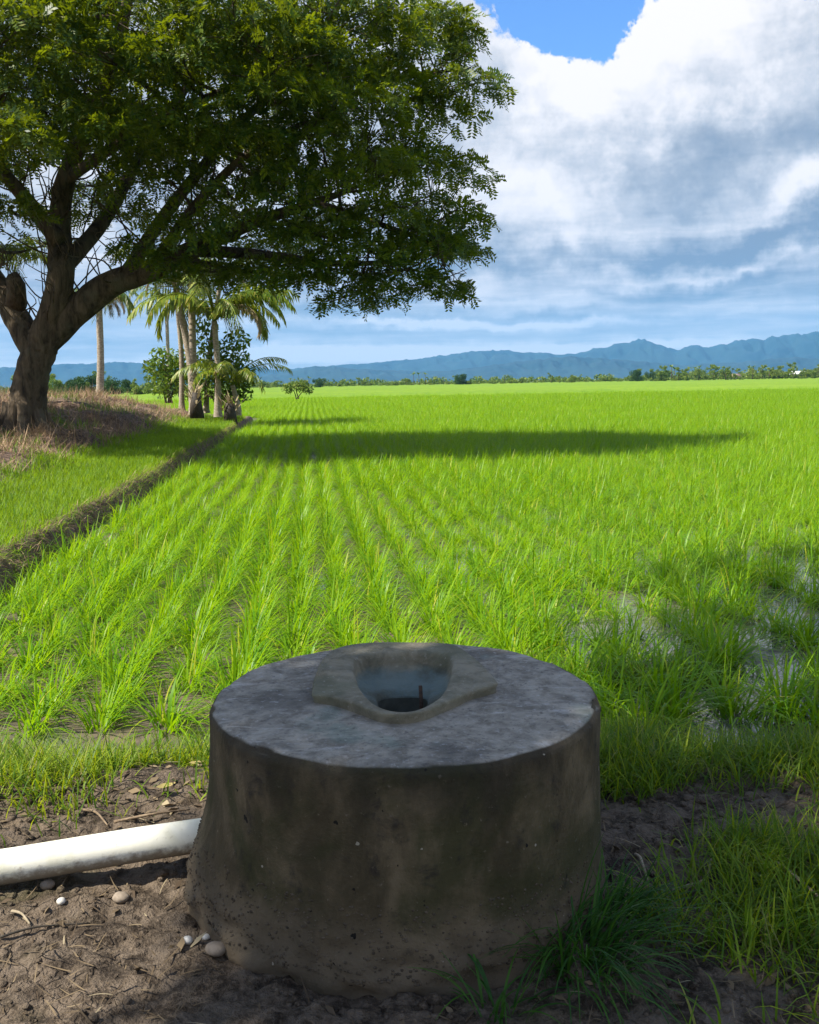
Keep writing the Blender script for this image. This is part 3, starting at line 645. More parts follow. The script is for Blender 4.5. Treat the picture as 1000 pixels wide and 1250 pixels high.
# bare twigs inside the crown on the left
for i in range(320):
    j = g.integers(0, len(limbP)); s = limbP[j]
    if s[0] > -3.5 or (s[0] > -6 and g.random() < .6): continue
    e = s + np.array([g.normal(0, 1.0), g.normal(-.3, .8), g.uniform(.5, 2.2)]) * g.uniform(.5, 1)
    br.tube(smooth_path([s, s * .6 + e * .4 + g.normal(0, .18, 3), s * .2 + e * .8 + g.normal(0, .14, 3), e], 4), np.linspace(.024, .006, 13), 5, cap=False)
me = br.mesh('branches', [M['bark']]); me.transform(Matrix.Translation(-Vector(tb))); tag(link('branches', me, tree), kind='stuff')
def sprays(C, N, az, size, rg, pairs=5):
    """compound leaves: base points C, heading az, drooping; each leaflet its own rhombus"""
    n = len(C); hd = np.stack([np.cos(az), np.sin(az), np.zeros(n)], 1); sd = np.stack([-np.sin(az), np.cos(az), np.zeros(n)], 1)
    tilt = rg.normal(-0.3, 0.55, n); roll = rg.normal(0, 0.75, n)
    up = np.array([0, 0, 1.0]); ax = hd * np.cos(tilt)[:, None] + up * np.sin(tilt)[:, None]
    nrm = up * np.cos(tilt)[:, None] - hd * np.sin(tilt)[:, None]
    sd2 = sd * np.cos(roll)[:, None] + nrm * np.sin(roll)[:, None]
    Vs = []
    for k in range(pairs):
        t = (k + .6) / pairs; droop = -0.18 * t * t
        for sgn in (-1, 1):
            b = C + ax * (size * t)[:, None] + up * (size * droop)[:, None]
            ll = size * 0.44 * (1 - 0.35 * abs(t - .5)); lw = size * 0.088
            d = sd2 * sgn * 0.86 + ax * 0.5; d = d + nrm * rg.normal(0, .22, n)[:, None]
            w = ax * 0.86 - sd2 * sgn * 0.5
            Vs.append(np.stack([b, b + d * (ll * .5)[:, None] + w * lw[:, None], b + d * ll[:, None], b + d * (ll * .5)[:, None] - w * lw[:, None]], 1))
    V = np.stack(Vs, 1).reshape(-1, 3); m = n * pairs * 2; return V, np.arange(m * 4).reshape(m, 4)
def crown_mesh(name, pads, per, size, m, seed, origin, flat=0.30, pairs=6):
    rg = np.random.default_rng(seed); Cs, As = [], []
    for x, y, z, r in pads:
        n = int(per * r * r * rg.uniform(.75, 1.2)); a = rg.random(n) * 6.283; q = rg.random(n) ** 0.45
        edge = rg.uniform(.72, 1.15, 9); rr = r * q * np.interp(a, np.linspace(0, 6.283, 9), np.append(edge[:-1], edge[0]))
        zz = flat * r * np.sqrt(np.clip(1 - q * q, 0, 1)) * rg.uniform(-.35, 1.0, n) - 0.30 * r * q * q + rg.normal(0, .08, n)
        Cs.append(np.stack([x + rr * np.cos(a), y + rr * np.sin(a), z + zz], 1)); As.append(a + rg.normal(0, .8, n))
    C = np.concatenate(Cs); A = np.concatenate(As); V, Q = sprays(C, len(C), A, rg.uniform(.75, 1.25, len(C)) * size, rg, pairs)
    return mesh_np(name, V - np.asarray(origin), Q, [m])
link('crown', crown_mesh('crown', pads, 172, 0.26, M['tree_leaf'], 3, tb), tree)

# a second tree of the same kind stands left of the viewer; its crown only shades the well
t2 = np.array([-6.6, -3.2, 0.0]); tree2 = empty('shade_tree', tuple(t2), 'tall leafy tree behind the viewer whose crown shades the concrete well', 'tree')
SH = 1 / math.tan(SUN_EL)
def lift(gx, gy, z): return np.array([gx + SUN_AZ[0] * SH * z, gy + SUN_AZ[1] * SH * z, z])
g = np.random.default_rng(77); p2 = []; sh_pts = []
for gx_, gy_, r in [(0.2, 2.4, .65), (-.05, 2.95, .5), (.3, 3.25, .6), (.0, 3.35, .45), (.1, 2.7, .6), (0.75, 2.9, .8), (0.4, 1.4, .9), (1.5, 2.2, 1.0), (1.2, 1.2, .9), (2.3, 3.2, 1.0), (1.7, 3.9, .75), (3.2, 2.4, 1.1), (2.7, 4.7, .95), (3.7, 4.0, 1.1), (3.4, 6.0, .95), (2.2, 5.6, .7), (4.6, 5.2, 1.1), (4.4, 7.1, 1.0), (5.6, 6.5, 1.1), (0.9, 0.2, 1.0), (2.4, 0.9, 1.1), (5.2, 8.4, .9), (1.0, 4.6, .5), (1.9, 4.8, .7), (3.1, 5.2, .8), (2.7, 6.6, .7), (3.8, 8.0, .8), (1.7, 5.6, .6), (2.4, 7.4, .5)]:
    p2.append(np.append(lift(gx_, gy_, g.uniform(7.2, 9.6)), r))
p2 = np.array(p2); a = Acc(); cpt = p2[:, :3].mean(0)
P = smooth_path([t2 + [0, 0, -.2], t2 + [.2, 0, 2], t2 + [.6, .4, 4], (t2 + cpt) / 2 + [0, 0, 2.0], cpt + [0, 0, -.6]], 6); a.tube(P, np.linspace(.38, .10, len(P)), 14, wob=.12)
me = a.mesh('trunk', [M['bark']]); me.transform(Matrix.Translation(-Vector(t2))); link('trunk', me, tree2); a = Acc()
for x, y, z, r in p2:
    s = P[g.integers(13, len(P) - 1)]; e = np.array([x, y, z]); a.tube(smooth_path([s, (s + e) / 2 + [0, 0, -.3], e], 4), np.linspace(.06, .015, 9), 6, cap=False)
me = a.mesh('branches', [M['bark']]); me.transform(Matrix.Translation(-Vector(t2))); tag(link('branches', me, tree2), kind='stuff')
link('crown', crown_mesh('crown', p2, 185, 0.26, M['tree_leaf'], 13, t2), tree2)

# ------------------------------------------------------------------ palms
def frond_mesh(name, length, droop, m, seed, nl=30, ll=0.42, hang=0.5, tang=0.0):
    g = np.random.default_rng(seed); a = Acc(); n = 12; P = [np.zeros(3)]; ph = math.radians(55)
    for k in range(n):
        q = k / n; an = ph - droop * q ** 1.2; P.append(P[-1] + np.array([math.cos(an), 0, math.sin(an)]) * length / n)
    P = np.array(P); a.tube(P, np.linspace(.030, .006, n + 1), 5)
    tt = np.linspace(.12, .995, nl); Vs = []
    for t in tt:
        b = np.array([np.interp(t * n, np.arange(n + 1), P[:, i]) for i in range(3)]); k = min(int(t * n), n - 1); ax = P[k + 1] - P[k]; ax /= np.linalg.norm(ax)
        l = ll * (0.45 + 0.55 * math.sin(math.pi * min(1, t * .85 + .12)) ** .8) * length / 2.4
        for sgn in (-1, 1):
            d = np.array([0, sgn, 0]) * .75 + ax * .6 + np.array([0, 0, -hang * (.6 + .8 * g.random())]); d += g.normal(0, .10, 3); d /= np.linalg.norm(d)
            w = np.cross(d, [0, 0, 1.0]); w /= np.linalg.norm(w) + 1e-6; w = w * .75 + ax * .3; wd = .024 * length / 2.4 * 1.3
            mid = b + d * l * .5; tip = b + d * l + np.array([0, 0, -.25 * l])
            Vs.append([b - w * wd * .5, b + w * wd * .5, mid + w * wd, mid - w * wd]); Vs.append([mid - w * wd, mid + w * wd, tip + w * .003, tip - w * .003])
    V = np.array(Vs).reshape(-1, 3); a.add(V, np.arange(len(V)).reshape(-1, 4)); return a.mesh(name, [m], False)
FR = {}
for kind, m in (('green', M['palm_leaf']), ('young', M['young_palm']), ('dead', M['dead_palm'])):
    FR[kind] = [frond_mesh('frond', 2.4, d, m, i, hang=h) for i, (d, h) in enumerate([(1.5, .5), (2.0, .6), (2.5, .8), (3.0, .9)])]
def palm(name, label, px, py, y, top, r, fronds, kind='green', lean=(0, 0), group=None, scale=1.0):
    b = at_y(px, py, y); t = at_y(top[0], top[1], y)
    o = empty(name, tuple(b), label, 'palm', group)
    P = smooth_path([b + [0, 0, -.4], b, b * .6 + t * .4 + [lean[0], 0, 0], t], 6); R = np.interp(np.linspace(0, 1, len(P)), [0, .25, .4, 1], [r * 1.5, r * 1.25, r, r * .8])
    R = R * (1 + 0.05 * (np.arange(len(P)) % 2)); V, Q, T = tube(P - b, R, 12, wob=.06); link('trunk', mesh_np('trunk', V, [Q, T], [M['palm_bark']], True), o)
    g = np.random.default_rng(int(abs(px) * 7 + py))
    for i, (an, vi, sc, kd) in enumerate(fronds):
        f = link('frond', FR[kd][vi], o, tuple(t - b)); f.rotation_euler = (g.normal(0, .12), g.normal(0, .1), math.radians(an)); f.scale = (sc * scale,) * 3
    return o
rgp = np.random.default_rng(4)
def ringf(n, kd, sc, vis=(0, 1, 2, 3), dead=0, off=0):
    out = [(off + 360 * i / n + rgp.normal(0, 12), vis[i % len(vis)], sc * rgp.uniform(.85, 1.15), kd) for i in range(n)]
    return out + [(rgp.uniform(0, 360), 3, sc * .8, 'dead') for i in range(dead)]
palm('coconut_palm', 'coconut palm with drooping fronds framed under the big tree limb', 122, 482, 44, (121, 372), .17, ringf(22, 'green', .95, (1, 2, 3, 2, 3, 3), 4), lean=(.05, 0))
palm('coconut_palm', 'bare pale palm trunk leaning left of its close twin', 236, 494, 37, (215, 352), .15, ringf(12, 'green', .85, (0, 1, 2), 3), lean=(.12, 0))
palm('coconut_palm', 'straight pale palm trunk standing right of its close twin', 238, 497, 36.5, (234, 335), .15, ringf(12, 'green', .9, (0, 1, 2), 3), lean=(-.03, 0))
palm('coconut_palm', 'yellowish young palm with long arching fronds over the rice edge', 266, 496, 36, (262, 392), .12, ringf(18, 'young', 1.4, (0, 1, 2, 3), 2) + [(5, 0, 1.45, 'young'), (-12, 1, 1.5, 'young'), (15, 1, 1.45, 'young'), (0, 2, 1.4, 'young')], 'young', (.05, 0))
palm('coconut_palm', 'short palm sprout with yellow fronds low at the rice edge', 290, 494, 36.3, (284, 470), .10, ringf(12, 'young', .95, (0, 0, 1, 2), 0), 'young')
palm('coconut_palm', 'slim pale trunk leaning right behind the yellowish young palm', 252, 492, 38.5, (270, 340), .10, ringf(12, 'green', .9, (1, 2, 3), 4), lean=(-.1, 0))
palm('coconut_palm', 'slim pale trunk left of the close twin palm trunks', 222, 490, 38, (212, 330), .10, ringf(12, 'green', .95, (1, 2, 3), 4), lean=(.1, 0))
palm('coconut_palm', 'thin distant palm trunk between the two palm groups', 207, 482, 60, (203, 368), .12, ringf(12, 'green', 1.0, (1, 2, 3)))
palm('coconut_palm', 'pale trunk of a palm cut by the left picture edge', -6, 520, 27, (-12, 330), .16, ringf(10, 'green', 1.0, (1, 2, 3)))

# ------------------------------------------------------------------ bushes by the palms
def leafball(name, pads, n, size, m, seed, origin):
    g = np.random.default_rng(seed); Vs = []
    for x, y, z, r in pads:
        k = int(n * r * r); d = g.normal(0, 1, (k, 3)); d /= np.linalg.norm(d, axis=1)[:, None]; c = np.array([x, y, z]) + d * (r * g.random(k) ** .4)[:, None] * [1, 1, .8]
        u = g.normal(0, 1, (k, 3)); u /= np.linalg.norm(u, axis=1)[:, None]; v = np.cross(u, g.normal(0, 1, (k, 3))); v /= np.linalg.norm(v, axis=1)[:, None]
        s = size * g.uniform(.6, 1.3, k)[:, None]; Vs.append(np.stack([c - u * s, c + v * s * .45, c + u * s, c - v * s * .45], 1))
    V = np.concatenate(Vs).reshape(-1, 3); return mesh_np(name, V - np.asarray(origin), np.arange(len(V)).reshape(-1, 4), [m])
def bush(name, label, cat, px, py, y, pads, size, m, n=620, stems=4):
    b = at_y(px, py, y); o = empty(name, tuple(b), label, cat); W = [np.append(at_y(a, c, y + dy), r) for a, c, dy, r in pads]
    a = Acc(); g = np.random.default_rng(int(px))
    for w in W: a.tube(smooth_path([b + [g.normal(0, .1), 0, -.2], (b + w[:3]) / 2 + [g.normal(0, .1), 0, .1], w[:3]], 4), np.linspace(.05, .012, 9), 6, cap=False)
    me = a.mesh('stems', [M['bark']]); me.transform(Matrix.Translation(-Vector(b))); link('stems', me, o)
    link('foliage', leafball('foliage', W, n, size, m, int(px) + 5, b), o); return o
bush('leafy_shrub', 'dark green shrub growing behind the palm trunks', 'shrub', 206, 486, 41, [(200, 440, 0, .75), (188, 452, .3, .6), (215, 455, 0, .7), (205, 470, -.3, .8), (225, 440, .4, .6)], .10, M['bush'])
bush('leafy_shrub', 'bushy green thicket filling the space behind the young palm', 'shrub', 265, 488, 38, [(255, 430, 0, .8), (285, 440, 0, .75), (270, 460, .3, .9), (300, 462, 0, .6), (245, 460, .3, .7), (290, 415, .3, .6), (250, 400, .2, .55), (275, 480, 0, .7), (295, 480, .2, .5), (240, 482, 0, .5)], .10, M['bush'])
bush('leafy_shrub', 'low yellow green shrub at the edge of rice field near palms', 'shrub', 362, 484, 75, [(352, 474, 0, .55), (366, 470, 0, .7), (376, 476, 0, .45)], .12, M['far_green'])
for lab, px, py, hgt in (('dark palm stump with ragged leaf bases beside the twin trunks', 240, 500, 1.0), ('dark palm stump with ragged leaf bases at the rice edge', 281, 508, .75)):
    b = at_y(px, py, 34.5); o = empty('palm_stump', tuple(b), lab, 'stump'); V, Q, T = tube([[0, 0, -.3], [0, 0, .2], [.03, 0, hgt * .6]], [.24, .2, .13], 12, wob=.3); link('stump', mesh_np('stump', V, [Q, T], [M['dark_stick']], True), o)
    g = np.random.default_rng(int(px)); n = 26; bs = np.stack([g.normal(0, .12, n), g.normal(0, .12, n), g.uniform(0, hgt * .6, n)], 1)
    V, Q = blades(bs, g.uniform(.35, .8, n), .09, g.random(n) * 6.28, g.uniform(.2, .7, n), g.uniform(.2, 1.0, n), 4); link('leaf_bases', mesh_np('leaf_bases', V, Q, [M['dead_palm']]), o)

# ------------------------------------------------------------------ distant tree line and houses
def proto_tree(kind, seed):
    g = np.random.default_rng(seed)
    if kind == 'palm':
        a = Acc(); V, Q, T = tube([[0, 0, -1], [.2, 0, 4], [.4, 0, 8]], [.20, .16, .13], 6); tr = mesh_np('trunk', V, [Q, T], [M['bark']])
        n = 15; az = g.random(n) * 6.28; V, Q = blades(np.tile([.4, 0, 8.0], (n, 1)), g.uniform(2.6, 3.6, n), 0.9, az, g.uniform(.3, 1.1, n), g.uniform(1.0, 1.9, n), 5); return tr, mesh_np('crown', V, Q, [M['far_green']])
    h = {'round': 6.5, 'tall': 8.5, 'low': 3.2, 'dark': 7.0}[kind]; m = M['far_dark'] if kind == 'dark' else M['far_green']
    V, Q, T = tube([[0, 0, -1], [0, 0, h * .3], [.1, 0, h * .7]], [.3, .24, .12], 6); tr = mesh_np('trunk', V, [Q, T], [M['bark']])
    w = {'round': 3.0, 'tall': 2.2, 'low': 2.6, 'dark': 4.6}[kind]; pads = []
    for i in range(13): pads.append((g.normal(0, w * .45), g.normal(0, w * .45), h * g.uniform(.22, .92), w * g.uniform(.28, .52)))
    return tr, leafball('crown', pads, 75 if kind != 'dark' else 55, .34, m, seed, (0, 0, 0))
PT = {k: [proto_tree(k, 100 * i + j) for j in range(3)] for i, k in enumerate(('palm', 'round', 'tall', 'low', 'dark'))}
LAB = {'palm': 'tiny palm in the distant line of trees across the rice', 'round': 'small rounded green tree in the distant line across the rice', 'tall': 'small upright green tree in the distant line across the rice', 'low': 'low green bush in the distant line across the rice', 'dark': 'dark tree in the distant line across the rice'}
def far_tree(kind, px, y, sc, label=None, group='trees along the far edge of the rice field', z=-.3):
    d = ray(px, 470); b = (d[0] / d[1] * y, y, z)
    WH = 'beyond the earth mound and tree trunk' if y < 250 else 'in the thin distant line across the rice' if px < 760 else 'in the palm grove under the highest mountain'
    group = group + (', palm grove' if px >= 760 else ''); nm = {'palm': 'distant_palm', 'low': 'distant_bush'}.get(kind, 'distant_tree')
    o = empty(nm, b, label or LAB[kind].replace('in the distant line of trees across the rice', WH).replace('in the distant line across the rice', WH), 'palm' if kind == 'palm' else 'bush' if kind == 'low' else 'tree', None if label else group + ', ' + kind)
    tr, cr = random.choice(PT[kind]); link('trunk', tr, o); link('crown', cr, o); o.scale = (sc,) * 3; o.rotation_euler = (0, 0, random.random() * 6.28); return o
far_tree('dark', 563, 330, .55, 'dark lone tree standing out near the middle of the tree line')
far_tree('dark', 778, 350, .62, 'dark wide tree at the start of the palm grove')
far_tree('dark', 797, 352, .52, 'dark tree leaning on the wider dark tree by the grove')
far_tree('dark', 388, 300, .45, 'small dark tree left of the middle of the tree line')
for px in np.arange(300, 1080, 6.5):
    px = px + random.uniform(-3, 3)
    if px < 760: far_tree(random.choice(['low', 'low', 'round', 'tall', 'low', 'palm']), px, random.uniform(330, 400), random.uniform(.28, .52))
    else: far_tree(random.choice(['palm', 'round', 'tall', 'low', 'palm']), px, random.uniform(330, 400), random.uniform(.38, .72))
for px in np.arange(806, 1080, 4.6): far_tree(random.choice(['palm', 'tall', 'round', 'low', 'round']), px + random.uniform(-3, 3), random.uniform(325, 420), random.uniform(.4, .8))
for px in (505, 512, 520): far_tree('palm', px, 350, .55)
for px in np.arange(20, 235, 9): far_tree(random.choice(['low', 'round', 'dark', 'tall']), px + random.uniform(-4, 4), random.uniform(150, 210), random.uniform(.38, .62), None, 'trees behind the earth mound')
# a low scrub mass behind the line
sp_ = []
g = np.random.default_rng(3)
for px in np.arange(-60, 1100, 4.0):
    y = g.uniform(400, 430); d = ray(px, 470); sp_.append((d[0] / d[1] * y, y, g.uniform(-.3, 1.8), g.uniform(1.4, 3.0) * (1.25 if px > 770 else .9)))
tag(link('far_scrub', leafball('far_scrub', sp_, 26, .55, M['far_green'], 9, (0, 0, 0))), kind='stuff')
def box(x0, x1, y0, y1, z0, z1):
    V = np.array([[x, y, z] for z in (z0, z1) for y in (y0, y1) for x in (x0, x1)], float); return V, np.array([[0, 2, 3, 1], [4, 5, 7, 6], [0, 1, 5, 4], [2, 6, 7, 3], [0, 4, 6, 2], [1, 3, 7, 5]])
def house(px, y, label, roofm, sc=1.0):
    d = ray(px, 470); o = empty('farm_house', (d[0] / d[1] * y, y, -.3), label, 'house'); o.scale = (sc,) * 3
    V, Q = box(-3, 3, -2, 2, 0, 2.4); link('wall', mesh_np('wall', V, Q, [M['house_wall']]), o)
    V = np.array([[-3.5, -2.6, 2.2], [3.5, -2.6, 2.2], [3.5, 2.6, 2.2], [-3.5, 2.6, 2.2], [-3.5, 0, 3.9], [3.5, 0, 3.9], [-3.5, -2.6, 2.32], [3.5, -2.6, 2.32], [3.5, 2.6, 2.32], [-3.5, 2.6, 2.32]])
    link('roof', mesh_np('roof', V, [np.array([[6, 7, 5, 4], [8, 9, 4, 5], [0, 1, 7, 6], [2, 3, 9, 8], [3, 2, 1, 0], [1, 2, 8, 7], [3, 0, 6, 9]]), np.array([[7, 8, 5], [9, 6, 4]])], [roofm]), o)
    for x0 in (-2.2, 1.2): V, Q = box(x0, x0 + 1, -2.06, -1.98, 1.0, 1.9); link('window', mesh_np('window', V, Q, [M['dark_wood']]), o)
    V, Q = box(-.5, .4, -2.06, -1.98, 0, 2.0); link('door', mesh_np('door', V, Q, [M['dark_wood']]), o)
house(975, 372, 'white roofed house among the palms under the mountains', M['house_roof'], .85)
house(895, 374, 'brown roofed house among the palms under the mountains', M['house_roof_brown'], .7)

# ------------------------------------------------------------------ the rice
def rice_mesh(i):
    g = np.random.default_rng(200 + i); n = 50; a0 = g.random(n) * 6.283; r = g.random(n) ** .5 * .06
    base = np.stack([np.cos(a0) * r, np.sin(a0) * r, np.full(n, -.02)], 1)
    az = a0 + g.normal(0, .5, n); wx, wy = np.cos(az) + .55, np.sin(az) - .1; az = np.arctan2(wy, wx)          # the wind bends them to the right
    V, Q = blades(base, g.uniform(.17, .40, n), g.uniform(.007, .012, n), az, np.abs(g.normal(.32, .24, n)), np.abs(g.normal(1.45, .75, n)), 5)
    return mesh_np('rice_plant', V, Q, [M['rice']])
RICE = [rice_mesh(i) for i in range(8)]
rg = np.random.default_rng(99); pts = []
rows = np.arange(-46, 62, .31)
for c in rows:                               # rows run away from the viewer, parallel to the bank
    ys = np.arange(4.15, 108, .15) + rg.normal(0, .035, len(np.arange(4.15, 108, .15)))
    xs = c - 0.1 * ys + 0.3 + rg.normal(0, .032, len(ys)) + .10 * (fbm(ys * .35 + c * 3.1, ys * 0 + c, 3, 19) - .5); pts.append(np.stack([xs, ys, ys * 0 + c], 1))
pts = np.concatenate(pts); rowc = pts[:, 2]; pts = pts[:, :2]
keep = ((pts[:, 0] > bank_x(pts[:, 1]) + .22) | (pts[:, 1] > 47)) & (pts[:, 0] < .46 * pts[:, 1] + 1.6) & (pts[:, 0] > -.50 * pts[:, 1] - 1.2)
edge = 4.3 + .5 * (fbm(pts[:, 0] * 1.2, pts[:, 0] * 0 + 3, 3, 6) - .5); keep &= pts[:, 1] > edge
wetgap = fbm(rowc * 5.17 + 40, pts[:, 1] * .55, 2, 66); right = sstep(pts[:, 0] / pts[:, 1], .20, .25) * sstep(9.5 - pts[:, 1], 0, 2.5)
keep &= ~((rg.random(len(pts)) < .95 * right * sstep(pts[:, 1], 4.7, 5.3) * sstep(wetgap, .50, .56)) | (rg.random(len(pts)) < .05 + .35 * sstep(fbm(pts[:, 0] * .8, pts[:, 1] * .5, 3, 88), .56, .7)))
lg = sstep(-pts[:, 0], -.2, .8) * sstep(7.5 - pts[:, 1], 0, 2)
keep &= ~(rg.random(len(pts)) < .30 * lg * sstep(fbm(pts[:, 0] * 1.4, pts[:, 1] * 1.2, 2, 77), .45, .6))
thin = np.where(pts[:, 1] > 55, .62, 1.0); keep &= rg.random(len(pts)) < thin
pts = pts[keep]; P3 = np.concatenate([pts, np.full((len(pts), 1), -.13)], 1)
qx, qy = proj(P3 + [0, 0, .2]); dist = np.hypot(pts[:, 0], pts[:, 1]); inview = (qx > -10) & (qx < 1010) & ~((qx > 262) & (qx < 722) & (qy > 800))
order = np.argsort(np.where(inview, dist, 1e6)); near = order[:300]; rest = np.setdiff1d(np.arange(len(pts)), near)
rcol = bpy.data.collections.new('near_rice'); COL.children.link(rcol)
for k, i in enumerate(near):
    o = bpy.data.objects.new('rice_plant', RICE[k % 8]); (rcol if k < 8 else COL).objects.link(o); o.location = P3[i]
    s = rg.uniform(.75, 1.2) * (1.12 if P3[i][0] > .5 else 1); o.scale = (s, s, s * rg.uniform(.9, 1.1)); o.rotation_euler = (0, 0, rg.normal(0, .6))
    tag(o, *(('young rice plant in the sunlit rows nearest the white pipe', 'rice plant', 'rice plants nearest the pipe') if P3[i][0] < 0 else ('young rice plant in the wet rows on the other side from the pipe', 'rice plant', 'rice plants in the wet rows')))
rm = mesh_np('rice_crop', P3[rest], np.zeros((0, 3), int)) if False else bpy.data.meshes.new('rice_crop')
rm.vertices.add(len(rest)); rm.vertices.foreach_set('co', P3[rest].astype(np.float32).ravel())
scl = rg.uniform(.72, 1.2, len(rest)) * (.72 + .56 * fbm(pts[rest, 0] * .5, pts[rest, 1] * .35, 3, 44)) * np.where(pts[rest, 1] > 55, 1.22, 1.0) * np.where((pts[rest, 0] > .5) & (pts[rest, 1] < 9), 1.2, 1)
attr(rm, 'sc', scl); attr(rm, 'rz', rg.normal(0, .7, len(rest))); ai = rm.attributes.new('vi', 'INT', 'POINT'); ai.data.foreach_set('value', rg.integers(0, 8, len(rest)).astype(np.int32))
ro = tag(link('rice_crop', rm), kind='stuff')
gt = bpy.data.node_groups.new('scatter_rice', 'GeometryNodeTree'); gt.interface.new_socket('Geometry', in_out='INPUT', socket_type='NodeSocketGeometry'); gt.interface.new_socket('Geometry', in_out='OUTPUT', socket_type='NodeSocketGeometry')
gi, go_ = gt.nodes.new('NodeGroupInput'), gt.nodes.new('NodeGroupOutput'); ip = gt.nodes.new('GeometryNodeInstanceOnPoints'); ci = gt.nodes.new('GeometryNodeCollectionInfo')
ci.inputs['Collection'].default_value = rcol; ci.inputs['Separate Children'].default_value = True; ci.inputs['Reset Children'].default_value = True
def named(n, ty):
    a = gt.nodes.new('GeometryNodeInputNamedAttribute'); a.data_type = ty; a.inputs['Name'].default_value = n; return a.outputs['Attribute']
m2p = gt.nodes.new('GeometryNodeMeshToPoints'); gt.links.new(gi.outputs[0], m2p.inputs[0]); gt.links.new(m2p.outputs[0], ip.inputs['Points']); gt.links.new(ci.outputs[0], ip.inputs['Instance'])
ip.inputs['Pick Instance'].default_value = True; gt.links.new(named('vi', 'INT'), ip.inputs['Instance Index'])
cx = gt.nodes.new('ShaderNodeCombineXYZ'); gt.links.new(named('rz', 'FLOAT'), cx.inputs[2]); e2r = gt.nodes.new('FunctionNodeEulerToRotation'); gt.links.new(cx.outputs[0], e2r.inputs[0]); gt.links.new(e2r.outputs[0], ip.inputs['Rotation'])
cs = gt.nodes.new('ShaderNodeCombineXYZ')
for i in range(3): gt.links.new(named('sc', 'FLOAT'), cs.inputs[i])
gt.links.new(cs.outputs[0], ip.inputs['Scale']); gt.links.new(ip.outputs[0], go_.inputs[0])
md = ro.modifiers.new('scatter', 'NODES'); md.node_group = gt

# ------------------------------------------------------------------ grasses
def scatter(n, xr, yr, dens, seed):
    g = np.random.default_rng(seed); x = g.uniform(*xr, n); y = g.uniform(*yr, n); k = g.random(n) < dens(x, y); return x[k], y[k], g
def outside_well(x, y, r=.66): return (np.hypot(x - WC[0], y - WC[1]) > r) * 1.0
# grass on the bank
x, y, g = scatter(560000, (-9.5, -2.6), (4.0, 40), lambda x, y: sstep(bank_x(y) - x, .08, .3) * sstep(2.3 + .6 * (fbm(x, y, 2, 8) - .5) - (bank_x(y) - x), 0, .9) * np.clip(9 / y, .18, 1), 1)
z = left_h(x, y); n = len(x); k = np.clip(y / 9, 1, 3)
V, Q = blades(np.stack([x, y, z], 1), g.uniform(.05, .16, n) * k ** .4, .006 * k, g.random(n) * 6.28, np.abs(g.normal(.3, .25, n)), g.uniform(.1, 1.2, n), 2)
tag(link('bank_grass', mesh_np('bank_grass', V, Q, [M['bank_grass']])), kind='stuff')
# longer grass at the foot of the mound and on it
x, y, g = scatter(45000, (-16, -4.3), (8, 36), lambda x, y: sstep(bank_x(y) - x, 1.0, 2.0) * sstep(fbm(x * .45, y * .45, 3, 18), .46, .62) * (1 - .8 * sstep(y, 24, 30)), 2)
z = left_h(x, y); n = len(x)
V, Q = blades(np.stack([x, y, z], 1), g.uniform(.12, .34, n), .014, g.random(n) * 6.28, np.abs(g.normal(.3, .3, n)), g.uniform(.2, 1.4, n), 3)
tag(link('mound_grass', mesh_np('mound_grass', V, Q, [M['weed']])), kind='stuff')
# dry straw over the mound
x, y, g = scatter(170000, (-22, -4.6), (8, 38), lambda x, y: sstep(bank_x(y) - x, 1.5, 2.3) * (.14 + .86 * sstep(fbm(x * 1.3, y * 1.3, 3, 118), .40, .58)) * (.5 + .75 * sstep(fbm(x * .45, y * .45, 3, 18), .56, .42)), 3)
z = left_h(x, y) + .02; n = len(x)
V, Q = blades(np.stack([x, y, z], 1), g.uniform(.15, .5, n), .014, g.random(n) * 6.28, g.normal(1.2, .4, n), g.normal(.3, .5, n), 3)
tag(link('dry_straw', mesh_np('dry_straw', V, Q, [M['straw']])), kind='stuff')
# dead overhanging grass along the dark cut of the bank
y = np.random.default_rng(4).uniform(4.2, 34, 6000); g = np.random.default_rng(5); n = len(y); x = bank_x(y) - g.uniform(.0, .22, n); z = left_h(x, y)
V, Q = blades(np.stack([x, y, z], 1), g.uniform(.08, .24, n), .008, g.normal(0, .7, n), np.abs(g.normal(.9, .4, n)), g.uniform(.5, 1.5, n), 3)
tag(link('bank_edge_grass', mesh_np('bank_edge_grass', V, Q, [M['straw'], M['bank_grass']], midx=np.repeat((g.random(n) < .62).astype(int), 3))), kind='stuff')
# weeds in front of the paddy and on the right
def wd(x, y):
    nz = fbm(x * 1.6 + 3, y * 1.6, 3, 28); fr = sstep(y + .9 * (nz - .5), 3.25, 3.95)
    rt = sstep(x + .7 * (nz - .5), .72, 1.05) * sstep(y + .6 * (nz - .5), 1.9, 2.5)
    return np.clip(fr * .8 * sstep(5.2 - y, 0, .6) + rt * .85, 0, 1) * outside_well(x, y)
x, y, g = scatter(150000, (-2.6, 3.4), (1.7, 5.2), wd, 6); z = np.where(y < 4.9, soil_h(x, y), -.14); n = len(x); cl = fbm(x * 2.2, y * 2.2, 3, 38)
sel = g.random(n) < sstep(cl, .25, .6); x, y, z, cl = x[sel], y[sel], z[sel], cl[sel]; n = len(x)
V, Q = blades(np.stack([x, y, z - .005], 1), g.uniform(.05, .17, n) * (.55 + 1.1 * cl), g.uniform(.0035, .007, n), g.random(n) * 6.28, np.abs(g.normal(.35, .3, n)), g.uniform(.2, 1.6, n), 4)
mi = np.repeat((g.random(n) < np.where(x < .3, .62, .30)).astype(int), 4)
tag(link('weeds', mesh_np('weeds', V, Q, [M['weed'], M['grass']], midx=mi)), kind='stuff')
